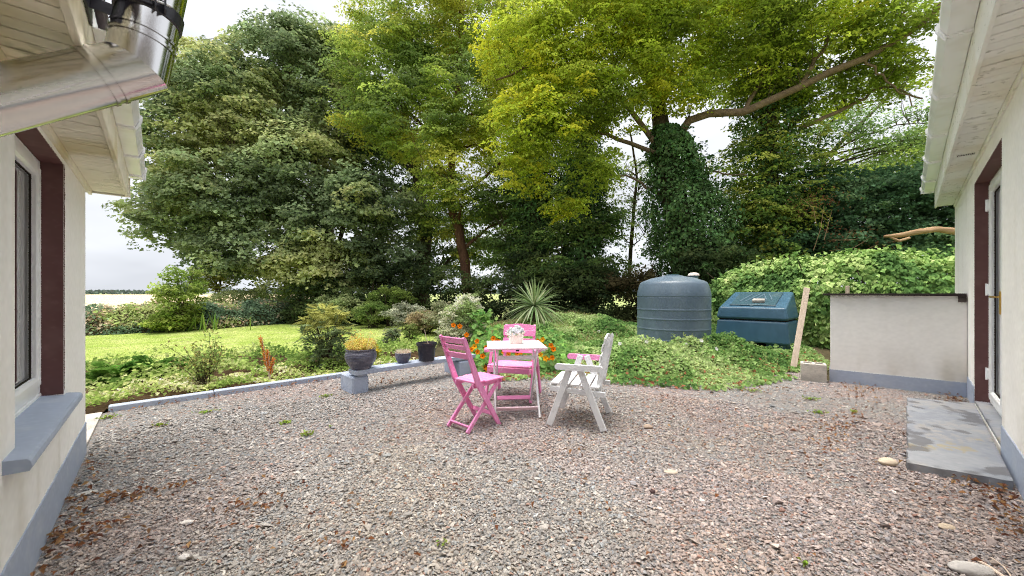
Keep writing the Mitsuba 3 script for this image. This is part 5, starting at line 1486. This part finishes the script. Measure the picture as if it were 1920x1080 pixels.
# cordyline
c = gp(1000, 600, .2); c = at(1002, 574, 9.0)
yk = thing('cordyline', 'spiky cordyline with long pale striped sword leaves behind the table', 'plant')
n = 170; a = ig.random(n) * 6.283; el = np.arcsin(ig.uniform(-.45, 1, n))
D = np.stack([np.cos(a) * np.cos(el), np.sin(a) * np.cos(el), np.sin(el)], 1)
part(yk, 'stem', tube([c * [1, 1, 0], c * [1, 1, .6], c], [.06, .05, .05], 10), 'bark', True)
for i in range(n):
    lf = blades(c[None] + D[i:i + 1] * .04, D[i:i + 1], ig.uniform(.50, .86), .032, tint((.14, .195, .085) if i % 3 else (.27, .31, .19), 1, .18, .05, ig), .12 + .35 * (1 - max(D[i, 2], 0)) ** 2, 5, ig)
    foliage(yk, 'leaf', lf, kind=None)
# rough grass behind the nasturtiums
n = 5200
x = ig.uniform(-.9, 2.6, n); y = ig.uniform(7.6, 10.4, n)
z = np.maximum(mound(x, y), 0)
foliage(thing('rough_grass', 'tan and green rough grass behind the nasturtiums', 'grass', kind='stuff'), 'blades', blades(np.stack([x, y, z], 1), ig.normal(size=(n, 3)) * .45 + [0, 0, 1], ig.uniform(.12, .36, n), .012, np.where((ig.random(n) < .4)[:, None], tint((.26, .22, .12), n, .2, .08, ig), tint((.14, .18, .05), n, .2, .08, ig)), .4, 3, ig))

# ---- the leafy hedge on the right, its big leaves light green on top
hk = thing('hedge', 'thick light green leafy hedge behind the coal bunker and coal store', 'hedge')
hp = np.array([(5.85, 10.2), (6.15, 9.5), (6.6, 8.8), (7.1, 8.2), (7.7, 7.8), (8.6, 7.6), (10.2, 7.5)])
hb = np.random.default_rng(301)
n = 30000
w = hb.random(n) * (len(hp) - 1.001); wi = w.astype(int); aw = (w - wi)[:, None]
cxy = hp[wi] * (1 - aw) + hp[wi + 1] * aw
tg = unit(hp[wi + 1] - hp[wi]); nn = np.stack([tg[:, 1], -tg[:, 0]], 1)
hn = unit(np.gradient(hp, axis=0)); hn = np.stack([hn[:, 1], -hn[:, 0]], 1)
nn = unit(hn[wi] * (1 - aw) + hn[wi + 1] * aw)
th = hb.uniform(-.25, 2.2, n)
bul = 1 + .38 * (meshkit.fbm(np.c_[cxy * 1.2, th * 1.6], 3, 44) - .5) * 2 * .6 + .1 * hb.normal(size=n)
top = np.interp(w, np.arange(len(hp)), [1.75, 1.9, 2.0, 2.02, 2.02, 2.05, 2.05])
rad = .75
P = np.c_[cxy + nn * (np.cos(th) * rad * bul)[:, None], (top - .95) + np.sin(th) * .95 * bul]
low = hb.random(n) < .42
P[low, 2] = hb.uniform(.1, 1.4, low.sum()); P[low, :2] = (cxy + nn * (.62 + .22 * meshkit.fbm(P * 2.2, 2, 8) + hb.normal(size=n) * .06)[:, None])[low]
N = np.c_[nn * np.where(low, .8, np.cos(th))[:, None], np.where(low, .5, np.sin(th) + .3)] + hb.normal(size=(n, 3)) * .45
pk_ = meshkit.fbm(P * 2.0, 2, 46) + hb.normal(size=n) * .08
pal = np.array([(.075, .145, .045), (.11, .19, .058), (.155, .245, .075), (.215, .31, .10), (.29, .37, .145)])
col = pal[np.minimum((np.argsort(np.argsort(pk_)) / n * 5).astype(int), 4)] * np.exp(hb.normal(size=(n, 1)) * .18)
foliage(hk, 'leaves', bigleaves(P, N, .078 * np.exp(hb.normal(size=n) * .25), col, .86, .2, np.c_[hb.normal(size=(n, 2)) * .5, -np.ones(n)] + nn[:, [0, 1, 0]] * [.5, .5, 0], hb), 'glossy_leaf')
st = []
for i in range(50):
    t = hb.random() * (len(hp) - 1.001); j = int(t); c = hp[j] * (1 - t + j) + hp[j + 1] * (t - j)
    c = np.r_[c + hb.normal(size=2) * .2, 0]; st.append(tube([c, c + hb.normal(size=3) * .15 + [0, 0, .9], c + hb.normal(size=3) * .3 + [0, 0, 1.7]], [.022, .016, .008], 6, False))
part(hk, 'stems', join(st), 'bark', kind='stuff')
# ---- ivy covered thicket behind the hedge, with dead brown twigs and the bare log
kk = shrub('ivy_thicket', 'tall dark ivy covered thicket behind the light green hedge', at(1640, 600, 12.5),
      [E(1560, 420, 12.6, 1.5, 1.3, 1.2), E(1660, 400, 12.2, 1.7, 1.4, 1.2), E(1760, 390, 11.8, 1.6, 1.4, 1.5), E(1600, 470, 12, 2.0, 1.2, .8), E(1720, 470, 11.6, 2.0, 1.2, .8), E(1840, 380, 11.8, 1.8, 1.5, 1.9), E(1520, 350, 13, .9, .9, .8), E(1580, 360, 13, 1.2, 1.2, .8), E(1680, 345, 13, 1.2, 1.2, .6), E(1500, 480, 12, 1.2, 1.0, .8)],
      820, 76, .40, [(.045, .09, .042), (.06, .115, .055), (.08, .14, .07), (.11, .17, .08)], .105, 311, 'glossy_leaf', 'thicket', stems=10, asp=.85, flat=.6)
n = 480
P = np.vstack([at(u, v, 11.2) + hb.normal(size=(n // 6, 3)) * [.35, .25, .2] for u, v in ((1565, 440), (1600, 445), (1520, 385), (1545, 378), (1580, 470), (1650, 460))])
foliage(kk, 'dead_leaves', leaves(P, hb.normal(size=(len(P), 3)), .07, tint((.16, .07, .035), len(P), .3, .1, hb), .5, r=hb))
tw = []
for u0, v0, u1, v1 in ((1555, 470, 1640, 440), (1560, 450, 1620, 446), (1525, 470, 1545, 385), (1530, 420, 1500, 370), (1570, 480, 1600, 430), (1620, 470, 1680, 452), (1545, 450, 1560, 395)):
    p0, p1 = at(u0, v0, 11.1), at(u1, v1, 10.9); tw.append(tube([p0, (p0 + p1) / 2 + hb.normal(size=3) * .1, p1], [.009, .007, .003], 6))
part(kk, 'dead_twigs', join(tw), 'dead_wood')
lp_ = [at(1658, 443, 8.8), at(1690, 441, 8.8), at(1725, 434, 8.8), at(1755, 430, 8.8), at(1800, 435, 8.8), at(1860, 440, 8.9)]
lgk = thing('dead_log', 'bare pale brown dead log sticking out above the hedge', 'log')
lw = np.linspace(0, 1, 34)
lp2 = np.stack([np.interp(lw, np.linspace(0, 1, 6), np.array(lp_)[:, i]) for i in range(3)], 1)
lv_, lf_ = tube(lp2, np.interp(lw, np.linspace(0, 1, 6), [.03, .058, .07, .066, .078, .085]), 16)
lv_ = lv_ + (meshkit.fbm(lv_ * [3, 9, 9], 3, 5) - .5)[:, None] * .05
part(lgk, 'trunk', (lv_, lf_), 'dead_wood', True)
lc = np.array([at(u, v, 8.85) for u, v in ((1800, 452), (1770, 462), (1740, 458), (1812, 436), (1715, 466), (1690, 470))])
foliage(lgk, 'ivy', clump_leaves(lc, .16, 40, (.05, .09, .04), .075, hb, .7, .3, asp=.85), 'glossy_leaf')
part(lgk, 'stub', tube([at(1668, 444, 8.8), at(1685, 452, 8.75), at(1705, 446, 8.75)], [.02, .035, .03], 9), 'dead_wood', True)
part(lgk, 'prop', tube([at(1800, 435, 8.8), at(1830, 500, 9.0), at(1835, 600, 9.1)], [.06, .06, .07], 9), 'bark', True)
